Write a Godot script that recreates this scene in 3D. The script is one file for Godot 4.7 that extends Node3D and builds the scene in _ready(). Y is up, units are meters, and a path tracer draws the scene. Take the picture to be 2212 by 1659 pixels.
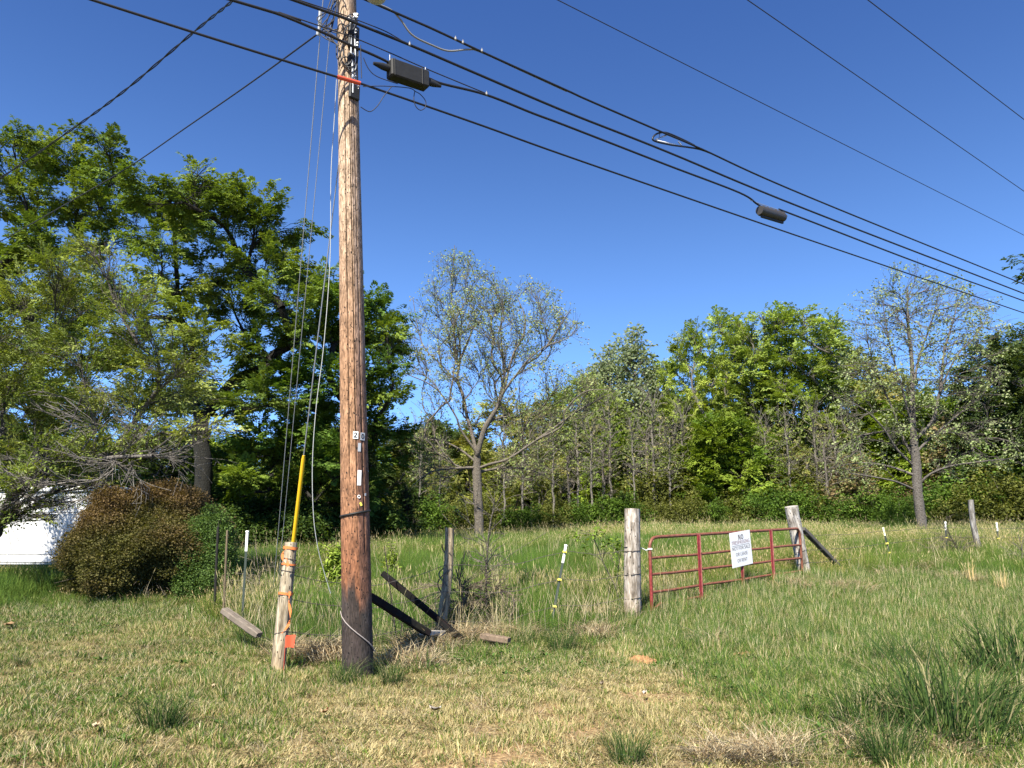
extends Node3D
# A roadside field gate with a utility pole, cables and spring woodland. x right, y up, the camera looks to -z; "d" is distance in front of the camera.

const PITCH := 10.76          # camera tilt, degrees
const FOCAL := 1628.0         # of a 2212 x 1659 view with a 54 degree field
const EYE := 1.65
var SUN_TO := Vector3(-0.22, 0.77, 0.60).normalized()
var noise := FastNoiseLite.new()
var fine := FastNoiseLite.new()
var rng := RandomNumberGenerator.new()
var used := {}
var M := {}

# ---------------------------------------------------------------- placing
func ray(px: float, py: float) -> Vector3:
	var a := deg_to_rad(PITCH)
	var x := px - 1106.0
	var y := 829.5 - py
	return Vector3(x, y * cos(a) + FOCAL * sin(a), -(FOCAL * cos(a) - y * sin(a)))

func at(px: float, py: float, d: float) -> Vector3:
	var r := ray(px, py)
	return Vector3(0, EYE, 0) + r * (d / -r.z)

func hit(px: float, py: float) -> Vector3:          # where the ground is in that direction
	var r := ray(px, py)
	r = r / -r.z
	var d := 3.0
	while d < 120.0:
		var p := Vector3(0, EYE, 0) + r * d
		if p.y < land(p.x, p.z):
			return Vector3(p.x, land(p.x, p.z), p.z)
		d += 0.04
	return Vector3(0, EYE, 0) + r * 120.0

func px_size(px: float, d: float) -> float:
	return px / FOCAL * d

var rise_d := [0.0, 12.0, 16.5, 22.0, 32.0, 42.0, 70.0, 200.0, 900.0]
var rise_h := [0.0, 0.0, 0.30, 0.64, 0.88, 1.0, 1.07, 1.6, 4.0]
func land(x: float, z: float) -> float:
	var d := -z
	var s := 0.0
	if d > 12.0:
		for i in range(1, 8):
			if d <= rise_d[i + 1] or i == 7:
				var t: float = clampf((d - rise_d[i]) / (rise_d[i + 1] - rise_d[i]), 0.0, 1.0)
				s = lerpf(rise_h[i], rise_h[i + 1], t)
				break
	var a := lerpf(1.08, 1.5, smoothstep(-2.0, 8.0, x))
	a = lerpf(a, 0.85, smoothstep(-4.0, -12.0, x))
	return s * a + noise.get_noise_2d(x * 14.0, z * 14.0) * 0.035 + noise.get_noise_2d(x * 3.0 + 50.0, z * 3.0) * 0.05

# ---------------------------------------------------------------- naming
func numbered(called: String) -> String:
	used[called] = used.get(called, -1) + 1
	return called if used[called] == 0 else "%s_%03d" % [called, used[called]]

func tag(o: Node, label: String, category := "", group := "", kind := "") -> Node:
	if label: o.set_meta("label", label)
	if category: o.set_meta("category", category)
	if group: o.set_meta("group", group)
	if kind: o.set_meta("kind", kind)
	return o

func thing(called: String, label: String, category: String, where := Vector3.ZERO, group := "") -> Node3D:
	var o := Node3D.new()
	o.name = numbered(called)
	add_child(o, true)
	o.position = where
	tag(o, label, category, group)
	return o

func part(called: String, mesh: Mesh, m: Material, parent: Node, off := Vector3.ZERO) -> MeshInstance3D:
	var o := MeshInstance3D.new()
	o.name = called if parent != self else numbered(called)
	o.mesh = mesh
	o.material_override = m
	var n := 0
	if parent != self:
		for c in parent.get_children():
			if String(c.name) == called or String(c.name).begins_with(called + "_0"):
				n += 1
		if n: o.name = "%s_%03d" % [called, n]
	parent.add_child(o, true)
	o.position = off
	return o

# ---------------------------------------------------------------- mesh collector
class Mb:
	var v := PackedVector3Array()
	var n := PackedVector3Array()
	var c := PackedColorArray()
	var u := PackedVector2Array()
	var i := PackedInt32Array()
	var base := Vector3.ZERO
	func vert(p: Vector3, nn: Vector3, col := Color.WHITE, uv := Vector2.ZERO) -> int:
		v.append(p - base); n.append(nn); c.append(col); u.append(uv)
		return v.size() - 1
	func tri(a: int, b: int, d: int) -> void:
		var g := (v[b] - v[a]).cross(v[d] - v[a])
		i.append(a)
		if g.dot(n[a] + n[b] + n[d]) > 0.0:          # front faces run clockwise
			i.append(d); i.append(b)
		else:
			i.append(b); i.append(d)
	func face(ps: Array, col := Color.WHITE) -> void:      # flat polygon, counter-clockwise from outside
		var nn: Vector3 = (ps[1] - ps[0]).cross(ps[2] - ps[0]).normalized()
		var k := []
		var e1: Vector3 = (ps[1] - ps[0]).normalized()
		var e2: Vector3 = nn.cross(e1)
		for p in ps:
			k.append(vert(p, nn, col, Vector2((p - ps[0]).dot(e1), (p - ps[0]).dot(e2))))
		for j in range(1, ps.size() - 1):
			tri(k[0], k[j + 1], k[j])
	func block(t: Transform3D, s: Vector3, ch := 0.0, col := Color.WHITE) -> void:   # box with chamfered edges, centred
		var h := s * 0.5
		if ch <= 0.0:
			ch = minf(h.x, minf(h.y, h.z)) * 0.12
		var a := h - Vector3.ONE * ch
		var q := func(x, y, z): return t * Vector3(x, y, z)
		for sg in [-1.0, 1.0]:
			var fx := [q.call(sg * h.x, -a.y, -a.z), q.call(sg * h.x, a.y, -a.z), q.call(sg * h.x, a.y, a.z), q.call(sg * h.x, -a.y, a.z)]
			var fy := [q.call(-a.x, sg * h.y, -a.z), q.call(-a.x, sg * h.y, a.z), q.call(a.x, sg * h.y, a.z), q.call(a.x, sg * h.y, -a.z)]
			var fz := [q.call(-a.x, -a.y, sg * h.z), q.call(a.x, -a.y, sg * h.z), q.call(a.x, a.y, sg * h.z), q.call(-a.x, a.y, sg * h.z)]
			for f in [fx, fy, fz]:
				if sg < 0: f.reverse()
				face(f, col)
			for sh in [-1.0, 1.0]:
				var e1 := [q.call(sg * h.x, sh * a.y, -a.z), q.call(sg * a.x, sh * h.y, -a.z), q.call(sg * a.x, sh * h.y, a.z), q.call(sg * h.x, sh * a.y, a.z)]
				var e2 := [q.call(sg * h.x, -a.y, sh * a.z), q.call(sg * h.x, a.y, sh * a.z), q.call(sg * a.x, a.y, sh * h.z), q.call(sg * a.x, -a.y, sh * h.z)]
				var e3 := [q.call(-a.x, sg * h.y, sh * a.z), q.call(-a.x, sg * a.y, sh * h.z), q.call(a.x, sg * a.y, sh * h.z), q.call(a.x, sg * h.y, sh * a.z)]
				for f in [e1, e2, e3]:
					if sg * sh < 0: f.reverse()
					face(f, col)
				for sk in [-1.0, 1.0]:
					var f := [q.call(sg * h.x, sh * a.y, sk * a.z), q.call(sg * a.x, sh * h.y, sk * a.z), q.call(sg * a.x, sh * a.y, sk * h.z)]
					if sg * sh * sk < 0: f.reverse()
					face(f, col)
	func tube(ps: PackedVector3Array, rs: PackedFloat32Array, sides: int, col := Color.WHITE, caps := true, uvk := 1.0, rough := 0.0) -> void:
		var np := ps.size()
		if np < 2: return
		var first := v.size()
		var side := Vector3.ZERO
		var run := 0.0
		for k in np:
			var dir: Vector3 = (ps[mini(k + 1, np - 1)] - ps[maxi(k - 1, 0)]).normalized()
			if side == Vector3.ZERO:
				side = dir.cross(Vector3(0.31, 0.17, 0.93) if absf(dir.z) < 0.9 else Vector3(1, 0.1, 0)).normalized()
			side = (side - dir * side.dot(dir)).normalized()
			var up := dir.cross(side)
			if k: run += ps[k].distance_to(ps[k - 1])
			for j in sides + 1:
				var a := TAU * (j % sides) / sides
				var o := side * cos(a) + up * sin(a)
				var rr := rs[k]
				if rough > 0.0: rr *= 1.0 + rough * sin(a * 3.0 + run * 9.0) * 0.5 + rough * sin(a * 5.0 - run * 4.0 + 1.7) * 0.5
				vert(ps[k] + o * rr, o, col, Vector2(float(j) / sides, run * uvk))
		var w := sides + 1
		for k in np - 1:
			for j in sides:
				var a := first + k * w + j
				tri(a, a + 1, a + w)
				tri(a + 1, a + w + 1, a + w)
		if caps:
			for e in [0, np - 1]:
				var dir: Vector3 = (ps[1] - ps[0]).normalized() * -1.0 if e == 0 else (ps[np - 1] - ps[np - 2]).normalized()
				var cc := vert(ps[e], dir, col, Vector2(0.5, 0.5))
				var ring := []
				for j in sides:
					var s: int = first + e * w + j
					ring.append(vert(v[s] + base, dir, col, Vector2(0.5, 0.5) + Vector2(cos(TAU * j / sides), sin(TAU * j / sides)) * 0.1))
				for j in sides:
					if e == 0: tri(cc, ring[(j + 1) % sides], ring[j])
					else: tri(cc, ring[j], ring[(j + 1) % sides])
	func done() -> ArrayMesh:
		var m := ArrayMesh.new()
		var a := []
		a.resize(Mesh.ARRAY_MAX)
		a[Mesh.ARRAY_VERTEX] = v; a[Mesh.ARRAY_NORMAL] = n; a[Mesh.ARRAY_COLOR] = c; a[Mesh.ARRAY_TEX_UV] = u; a[Mesh.ARRAY_INDEX] = i
		m.add_surface_from_arrays(Mesh.PRIMITIVE_TRIANGLES, a)
		return m

func mb(base := Vector3.ZERO) -> Mb:
	var b := Mb.new()
	b.base = base
	return b

func rod(b: Mb, p: Vector3, q: Vector3, r0: float, r1: float, sides := 8, col := Color.WHITE) -> void:
	b.tube(PackedVector3Array([p, q]), PackedFloat32Array([r0, r1]), sides, col)

func frame(p: Vector3, q: Vector3, up := Vector3.UP) -> Transform3D:     # y along p -> q, centred between
	var y := (q - p).normalized()
	var x := y.cross(up).normalized() if absf(y.dot(up)) < 0.99 else Vector3.RIGHT
	return Transform3D(Basis(x, y, x.cross(y)), (p + q) * 0.5)

func beam(b: Mb, p: Vector3, q: Vector3, w: float, t: float, up := Vector3.BACK, col := Color.WHITE, ch := 0.0) -> void:
	b.block(frame(p, q, up), Vector3(w, p.distance_to(q), t), ch, col)

func smooth_path(ctrl: PackedVector3Array, per := 10) -> PackedVector3Array:
	var out := PackedVector3Array()
	var n := ctrl.size()
	for k in n - 1:
		var a := ctrl[maxi(k - 1, 0)]
		var d := ctrl[mini(k + 2, n - 1)]
		for j in per:
			out.append(ctrl[k].cubic_interpolate(ctrl[k + 1], a, d, float(j) / per))
	out.append(ctrl[n - 1])
	return out

func even(n: int, r0: float, r1 := -1.0) -> PackedFloat32Array:
	var a := PackedFloat32Array()
	a.resize(n)
	for k in n:
		a[k] = r0 if r1 < 0 else lerpf(r0, r1, float(k) / maxi(n - 1, 1))
	return a

func rnd(a: float, b: float) -> float:
	return rng.randf_range(a, b)

func rball() -> Vector3:
	while true:
		var p := Vector3(rnd(-1, 1), rnd(-1, 1), rnd(-1, 1))
		if p.length_squared() <= 1.0:
			return p
	return Vector3.ZERO

# ---------------------------------------------------------------- many small copies
class Scatter:
	var buf := PackedFloat32Array()
	var count := 0
	func put(p: Vector3, b: Basis, c: Color) -> void:
		buf.append_array(PackedFloat32Array([b.x.x, b.y.x, b.z.x, p.x, b.x.y, b.y.y, b.z.y, p.y, b.x.z, b.y.z, b.z.z, p.z, c.r, c.g, c.b, 1.0]))
		count += 1
	func node(mesh: Mesh, m: Material) -> MultiMeshInstance3D:
		var mm := MultiMesh.new()
		mm.transform_format = MultiMesh.TRANSFORM_3D
		mm.use_colors = true
		mm.mesh = mesh
		mm.instance_count = count
		mm.buffer = buf
		var o := MultiMeshInstance3D.new()
		o.multimesh = mm
		o.material_override = m
		return o

func scattered(called: String, s: Scatter, mesh: Mesh, m: Material, parent: Node) -> MultiMeshInstance3D:
	var o := s.node(mesh, m)
	o.name = numbered(called) if parent == self else called
	o.set_meta("kind", "stuff")
	parent.add_child(o, true)
	return o

func turned(yaw: float, tilt: float, s: Vector3) -> Basis:
	return (Basis(Vector3.UP, yaw) * Basis(Vector3.RIGHT, tilt)).scaled_local(s)

# ---------------------------------------------------------------- materials
func noise_tex(freq: float, seed_: int, c0: Color, c1: Color, octaves := 4, size := 512, normal := false, kind := FastNoiseLite.TYPE_SIMPLEX_SMOOTH) -> NoiseTexture2D:
	var f := FastNoiseLite.new()
	f.noise_type = kind
	f.frequency = freq
	f.seed = seed_
	f.fractal_octaves = octaves
	var t := NoiseTexture2D.new()
	t.width = size; t.height = size
	t.seamless = true
	t.noise = f
	if normal:
		t.as_normal_map = true
		t.bump_strength = 6.0
	else:
		var g := Gradient.new()
		g.set_color(0, c0); g.set_color(1, c1)
		t.color_ramp = g
	return t

func mat(lin: Color, rough := 0.85, vc := true) -> StandardMaterial3D:
	var m := StandardMaterial3D.new()
	m.albedo_color = lin.linear_to_srgb()
	m.roughness = rough
	m.vertex_color_use_as_albedo = vc
	m.cull_mode = BaseMaterial3D.CULL_DISABLED
	return m

func leafy(lin: Color, through := 0.85, spec := 0.15) -> StandardMaterial3D:
	var m := mat(lin, 0.55)
	m.metallic_specular = spec
	m.backlight_enabled = true
	m.backlight = Color(through, through, through * 0.55)
	return m

func triplanar(m: StandardMaterial3D, tex: Texture2D, scale: float, bump: Texture2D = null, depth := 1.0) -> StandardMaterial3D:
	m.albedo_texture = tex
	m.uv1_triplanar = true
	m.uv1_world_triplanar = true
	m.uv1_scale = Vector3.ONE * scale
	if bump:
		m.heightmap_enabled = true
		m.heightmap_texture = bump
		m.heightmap_scale = depth
	return m

func wood_image(seed_: int, marks: int, w := 256, h := 1024) -> Image:       # grain along v, small dark splits
	var g := FastNoiseLite.new()
	g.seed = seed_
	g.frequency = 0.035
	g.fractal_octaves = 4
	var img := Image.create(w, h, false, Image.FORMAT_RGB8)
	var px := PackedByteArray()
	px.resize(w * h * 3)
	for y in h:
		for x in w:
			var a := TAU * x / w
			var n := g.get_noise_3d(cos(a) * 260.0, sin(a) * 260.0, y * 0.55) * 0.75 + g.get_noise_3d(cos(a) * 40.0, sin(a) * 40.0, y * 0.25 + 900.0) * 0.5
			var val := clampf(0.80 + n * 0.55, 0.2, 1.0)
			var k := (y * w + x) * 3
			px[k] = int(255 * val)
			px[k + 1] = int(255 * pow(val, 1.08))
			px[k + 2] = int(255 * pow(val, 1.2))
	var r := RandomNumberGenerator.new()
	r.seed = seed_
	for q in marks:
		var x0 := r.randi_range(0, w - 1)
		var y0 := r.randi_range(0, h - 1)
		var len := r.randi_range(4, 13)
		var wd := r.randi_range(1, 3)
		var dk := r.randf_range(0.16, 0.45)
		for yy in len:
			for xx in wd:
				if (yy == 0 or yy == len - 1) and xx != wd / 2: continue
				var k := (((y0 + yy) % h) * w + (x0 + xx) % w) * 3
				for ch in 3: px[k + ch] = int(px[k + ch] * dk)
	return Image.create_from_data(w, h, false, Image.FORMAT_RGB8, px)

func make_materials() -> void:
	M.bark_grey = triplanar(mat(Color(0.9, 0.9, 0.9), 0.95), noise_tex(0.02, 11, Color(0.45, 0.43, 0.40), Color(1, 1, 1), 5), 1.3, noise_tex(0.03, 12, Color.BLACK, Color.WHITE, 4), 3.0)
	M.leaf = leafy(Color(1, 1, 1))
	M.grass = leafy(Color(1, 1, 1), 0.6, 0.18)
	M.charred = mat(Color(1, 1, 1), 1.0)
	M.charred.metallic_specular = 0.15
	M.straw = mat(Color(1, 1, 1), 0.8)
	M.ground = triplanar(mat(Color(1, 1, 1), 1.0), noise_tex(0.03, 21, Color(0.55, 0.5, 0.45), Color(1, 1, 1), 5), 0.9, noise_tex(0.05, 22, Color.BLACK, Color.WHITE, 5), 2.0)
	var pw := mat(Color(1, 1, 1), 0.85)
	pw.albedo_texture = ImageTexture.create_from_image(wood_image(5, 620))
	pw.heightmap_enabled = true
	pw.heightmap_texture = pw.albedo_texture
	pw.heightmap_scale = 0.5
	pw.uv1_scale = Vector3(1, 0.5, 1)
	M.pole = pw
	var gw := mat(Color(1, 1, 1), 0.9)
	gw.albedo_texture = ImageTexture.create_from_image(wood_image(9, 90, 128, 512))
	gw.heightmap_enabled = true
	gw.heightmap_texture = gw.albedo_texture
	gw.heightmap_scale = 0.6
	gw.uv1_scale = Vector3(1, 0.6, 1)
	M.post = gw
	M.cable = mat(Color(0.012, 0.012, 0.014), 0.5)
	M.cable_thin = mat(Color(0.02, 0.02, 0.025), 0.6)
	M.steel = mat(Color(0.42, 0.43, 0.44), 0.45)
	M.steel.metallic = 0.7
	M.galv = mat(Color(0.5, 0.52, 0.53), 0.55)
	M.galv.metallic = 0.3
	M.black = mat(Color(0.012, 0.012, 0.012), 0.6)
	M.blackbox = triplanar(mat(Color(0.02, 0.02, 0.019), 0.65), noise_tex(0.02, 31, Color(0.6, 0.6, 0.6), Color(1, 1, 1), 4, 256), 1.5)
	M.red = triplanar(mat(Color(1, 1, 1), 0.6), noise_tex(0.025, 41, Color(0.62, 0.55, 0.5), Color(1, 1, 1), 5, 256), 1.7)
	M.white = mat(Color(0.86, 0.86, 0.84), 0.6)
	M.paint = mat(Color(1, 1, 1), 0.6)
	M.yellow = mat(Color(0.75, 0.46, 0.01), 0.5)
	M.insul = mat(Color(0.85, 0.75, 0.12), 0.5)
	M.orange = leafy(Color(0.80, 0.24, 0.08), 0.5)
	M.tpost = mat(Color(0.035, 0.05, 0.04), 0.7)
	M.wire = mat(Color(0.10, 0.085, 0.07), 0.6)
	M.siding = triplanar(mat(Color(0.85, 0.85, 0.84), 0.55), noise_tex(0.01, 51, Color(0.9, 0.9, 0.9), Color(1, 1, 1), 3, 256), 0.5)

# ---------------------------------------------------------------- small plant meshes
func tuft(seed_: int, blades: int, h0: float, h1: float, spread: float, w: float, lean: float, cols: Array, heads := 0) -> ArrayMesh:
	rng.seed = seed_
	var b := mb()
	for k in blades:
		var a := rnd(0, TAU)
		var rr := sqrt(rng.randf()) * spread
		var p := Vector3(cos(a) * rr, -0.01, sin(a) * rr)
		var ya := a + rnd(-1.2, 1.2)
		var out := Vector3(cos(ya), 0, sin(ya))
		var h := rnd(h0, h1)
		var l := lean * rnd(0.3, 1.3)
		var side := Vector3(-out.z, 0, out.x).rotated(Vector3.UP, rnd(-1, 1)) * w * rnd(0.7, 1.3) * 0.5
		var col: Color = cols[rng.randi() % cols.size()]
		col = col * rnd(0.8, 1.2)
		var nn := (side.cross(Vector3.UP).normalized() + Vector3.UP * 0.15).normalized()
		var p1 := p + Vector3.UP * h * 0.5 + out * l * h * 0.22
		var p2 := p + Vector3.UP * h * (1.0 - 0.22 * l) + out * l * h * 0.8
		var q := [b.vert(p - side, nn, col), b.vert(p + side, nn, col), b.vert(p1 + side * 0.85, nn, col), b.vert(p1 - side * 0.85, nn, col), b.vert(p2, nn, col)]
		b.tri(q[0], q[1], q[2]); b.tri(q[0], q[2], q[3]); b.tri(q[3], q[2], q[4])
		if k < heads:
			var hc := Color(0.42, 0.36, 0.19) * rnd(0.8, 1.2)
			var e := p2 + (p2 - p1).normalized() * h * 0.22
			var s2 := side.normalized() * w * 0.8
			var m := (p2 + e) * 0.5
			var z := [b.vert(p2, nn, hc), b.vert(m + s2, nn, hc), b.vert(e, nn, hc), b.vert(m - s2, nn, hc)]
			b.tri(z[0], z[1], z[2]); b.tri(z[0], z[2], z[3])
	return b.done()

func sprig(seed_: int, leaves: int, ll: float, lw: float, spread: float, hang := 0.25, flat := 0.6) -> ArrayMesh:
	rng.seed = seed_
	var b := mb()
	for k in leaves:
		var q := rball() * spread
		q.y *= flat
		var a := rnd(0, TAU)
		var dir := (Vector3(cos(a), rnd(-0.5, 0.4) - hang, sin(a)) + q.normalized() * 0.5).normalized()
		var side := dir.cross((Vector3.UP * 0.55 + rball() * 1.3).normalized()).normalized()
		var nn := side.cross(dir).normalized()
		if nn.y < 0: nn = -nn
		var s := rnd(0.7, 1.25)
		var e := q + dir * ll * s
		var m := q + dir * ll * s * 0.45
		var col := Color.WHITE * rnd(0.78, 1.2)
		var up := nn * lw * 0.22
		var n1 := (nn + side * 0.35).normalized()
		var n2 := (nn - side * 0.35).normalized()
		var i0 := b.vert(q, nn, col)
		var i1 := b.vert(m + side * lw * s * 0.5 + up, n2, col)
		var i2 := b.vert(e - nn * ll * 0.1, nn, col)
		var i3 := b.vert(m - side * lw * s * 0.5 + up, n1, col)
		b.tri(i0, i1, i2); b.tri(i0, i2, i3)
	return b.done()

func spray(seed_: int, leaves: int, length: float, ll: float, lw: float, untidy := 0.45) -> ArrayMesh:      # a leafy twig along +x, its upper side +y
	rng.seed = seed_
	var b := mb()
	for k in leaves:
		var t := pow((k + 0.6) / leaves, 0.8)
		var sg := 1.0 if k % 2 else -1.0
		var p := Vector3(t * length, rnd(-0.05, 0.05) * length - t * t * length * 0.12, rnd(-0.06, 0.06) * length)
		var fan := rnd(0.35, 1.25) * (1.0 - t * 0.55)
		var dir := Vector3(cos(fan), rnd(-0.45, 0.25), sin(fan) * sg).normalized()
		var off := rnd(0.0, 0.3) * length * (1.0 - t * 0.5)
		p += Vector3(dir.x * 0.5, dir.y * 0.5, dir.z) * off
		var nn := (Vector3.UP + rball() * untidy).normalized()
		var side := dir.cross(nn).normalized()
		nn = side.cross(dir).normalized()
		if nn.y < 0.0: nn = -nn
		var s := rnd(0.6, 1.3)
		var col := Color.WHITE * rnd(0.75, 1.2)
		var m := p + dir * ll * s * 0.45 - nn * lw * 0.12
		var e := p + dir * ll * s - Vector3(0, ll * 0.12, 0)
		var i0 := b.vert(p, nn, col)
		var i1 := b.vert(m + side * lw * s * 0.5 + nn * lw * 0.15, (nn - side * 0.25).normalized(), col)
		var i2 := b.vert(e, nn, col)
		var i3 := b.vert(m - side * lw * s * 0.5 + nn * lw * 0.15, (nn + side * 0.25).normalized(), col)
		b.tri(i0, i1, i2); b.tri(i0, i2, i3)
	var bark := Color(0.5, 0.42, 0.3)
	var q := [b.vert(Vector3(-length * 0.25, 0, 0.004), Vector3.UP, bark), b.vert(Vector3(-length * 0.25, 0, -0.004), Vector3.UP, bark), b.vert(Vector3(length * 0.8, -length * 0.07, 0), Vector3.UP, bark)]
	b.tri(q[0], q[1], q[2])
	return b.done()

func aimed(out: Vector3, up: Vector3, s: float) -> Basis:
	var x := out.normalized()
	var z := x.cross(up).normalized()
	return Basis(x * s, z.cross(x) * s, z * s)

# ---------------------------------------------------------------- trees
class Skel:
	var pos := PackedVector3Array()
	var par := PackedInt32Array()
	var weight := PackedFloat32Array()
	var rad := PackedFloat32Array()
	var least_r := {}
	var paths := []
	var r: RandomNumberGenerator
	func add(p: Vector3, parent: int, w := 0.0) -> int:
		pos.append(p); par.append(parent); weight.append(w)
		return pos.size() - 1
	func line(points: PackedVector3Array, from := -1, r0 := 0.0, r1 := 0.0) -> int:        # a traced limb
		var path := PackedInt32Array()
		var at := from
		if from >= 0: path.append(from)
		for p in points:
			at = add(p, at)
			least_r[at] = lerpf(r0, r1, float(path.size()) / points.size())
			path.append(at)
		weight[at] = 1.0
		paths.append(path)
		return at
	func nearest(t: Vector3, droop := 0.6) -> int:
		var best := 0
		var least := 1e9
		for k in pos.size():
			var q := pos[k]
			var c := q.distance_squared_to(t)
			if q.y > t.y: c += (q.y - t.y) * (q.y - t.y) * droop * 6.0
			if c < least:
				least = c
				best = k
		return best
	func reach(t: Vector3, from: int, step: float, wob: float, sag := 0.0) -> int:
		var a := pos[from]
		var len := a.distance_to(t)
		var n := maxi(1, int(len / step))
		var dir := (t - a).normalized()
		if par[from] >= 0:
			dir = (dir + (a - pos[par[from]]).normalized() * 0.9).normalized()
		var mid := a + dir * len * 0.5 + Vector3.UP * sag * len
		var path := PackedInt32Array([from])
		var at := from
		for k in range(1, n + 1):
			var u := float(k) / n
			var p := a.lerp(mid, u).lerp(mid.lerp(t, u), u)
			if k < n:
				p += Vector3(r.randf_range(-1, 1), r.randf_range(-1, 1), r.randf_range(-1, 1)) * wob * step
			at = add(p, at)
			path.append(at)
		weight[at] = 1.0
		paths.append(path)
		return at
	func up(k: int, by: int) -> int:
		for j in by:
			if par[k] > 0: k = par[k]
		return k
	func finish(tip: float, expo: float, trunk_r: float) -> void:
		for k in range(pos.size() - 1, 0, -1):
			if par[k] >= 0: weight[par[k]] += weight[k]
		rad.resize(pos.size())
		var top := tip * pow(maxf(weight[0], 1.0), expo)
		for k in pos.size():
			var v := tip * pow(maxf(weight[k], 1.0), expo)
			rad[k] = v if top <= 0.0 else tip + (v - tip) * (trunk_r - tip) / maxf(top - tip, 0.001)
			if least_r.has(k): rad[k] = maxf(rad[k], least_r[k])
	func wood(b: Mb, col: Color, least := 0.0, thin := 3) -> void:
		for path in paths:
			var ps := PackedVector3Array()
			var rs := PackedFloat32Array()
			for k in path.size():
				ps.append(pos[path[k]])
				var q: float = rad[path[k]]
				if k == 0 and path.size() > 1 and par[path[0]] >= 0: q = minf(q, rad[path[1]] * 1.15)
				rs.append(q)
			if rs[0] < least: continue
			var sides := 9 if rs[0] > 0.12 else 6 if rs[0] > 0.05 else 4 if rs[0] > 0.02 else thin
			var shade := r.randf_range(0.88, 1.12)
			b.tube(ps, rs, sides, col * shade, false, 1.0, 0.12 if sides > 6 else 0.0)

func new_skel() -> Skel:
	var s := Skel.new()
	s.r = rng
	return s

# lobes: [centre, radius, brightness]; o: options
func lobe_tree(root: Node3D, trunk: PackedVector3Array, lobes: Array, o: Dictionary) -> void:
	rng.seed = o.get("seed", 1)
	var s := new_skel()
	s.line(trunk)
	var top := trunk[0]
	var order := lobes.duplicate()
	order.sort_custom(func(p, q): return p[0].distance_to(top) < q[0].distance_to(top))
	var leaves := Scatter.new()
	var cols: Array = o.cols
	var per: float = o.get("per", 120.0)
	var flat: float = o.get("flat", 0.75)
	var size: float = o.get("size", 1.0)
	var jit: float = o.get("jit", 0.3)
	for lb in order:
		var c: Vector3 = lb[0]
		var rr: float = lb[1]
		var into: Vector3 = c - Vector3(0, rr * 0.35, 0)
		var start := s.up(s.nearest(into), 2)
		var tip := s.reach(into, start, 0.45, 0.22, 0.06)
		var nb := int(o.get("branchlets", 9))
		var lc: Color = cols[rng.randi() % cols.size()]
		lc = lc * rnd(0.85, 1.15)
		var n := int(per * rr * rr)
		var ends := []
		for k in nb:
			var d := rball().normalized()
			d.y = absf(d.y) * 0.9 - 0.3
			var t := c + Vector3(d.x, d.y * flat, d.z) * rr * rnd(0.6, 0.95)
			var st := s.up(tip, rng.randi_range(0, 2))
			var e := s.reach(t, st, 0.4, 0.25)
			ends.append([s.pos[st].lerp(t, 0.4), t])
			for q in int(o.get("twigs", 3)):
				var t2 := t + (rball() + Vector3(d.x, d.y * 0.5, d.z) * 0.6) * rr * 0.45
				var f := s.up(e, rng.randi_range(0, 2))
				s.reach(t2, f, 0.35, 0.2)
				ends.append([s.pos[f].lerp(t2, 0.3), t2])
		for k in n:
			var e: Array = ends[rng.randi() % ends.size()]
			var u := rnd(0.0, 1.05)
			var p: Vector3 = e[0].lerp(e[1], u) + rball() * jit
			var out: Vector3 = (e[1] - e[0]).normalized() + (p - c).normalized() * 0.7 + rball() * 0.9
			out.y *= 0.6
			var up: Vector3 = Vector3.UP * 0.8 + (p - c).normalized() * 0.45 + rball() * 0.45
			var cc: Color = lc.lerp(cols[rng.randi() % cols.size()], rnd(0, 0.5)) * rnd(0.7, 1.3)
			leaves.put(p - root.position, aimed(out, up, size * rnd(0.7, 1.3)), cc)
	s.finish(o.get("tip", 0.008), o.get("expo", 0.5), o.get("trunk_r", 0.3))
	var b := mb(root.position)
	s.wood(b, o.get("bark", Color(0.09, 0.08, 0.065)), o.get("least", 0.0))
	part("trunk_and_limbs", b.done(), M.bark_grey, root)
	scattered("crown", leaves, o.sprig, M.leaf, root)

func lobes_px(list: Array, d: float, spread: float) -> Array:
	var out := []
	for l in list:
		var dd: float = d + rnd(-spread, spread) + (l[3] if l.size() > 3 else 0.0)
		out.append([at(l[0], l[1], dd), px_size(l[2], dd) * 1.22])
	return out

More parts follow.
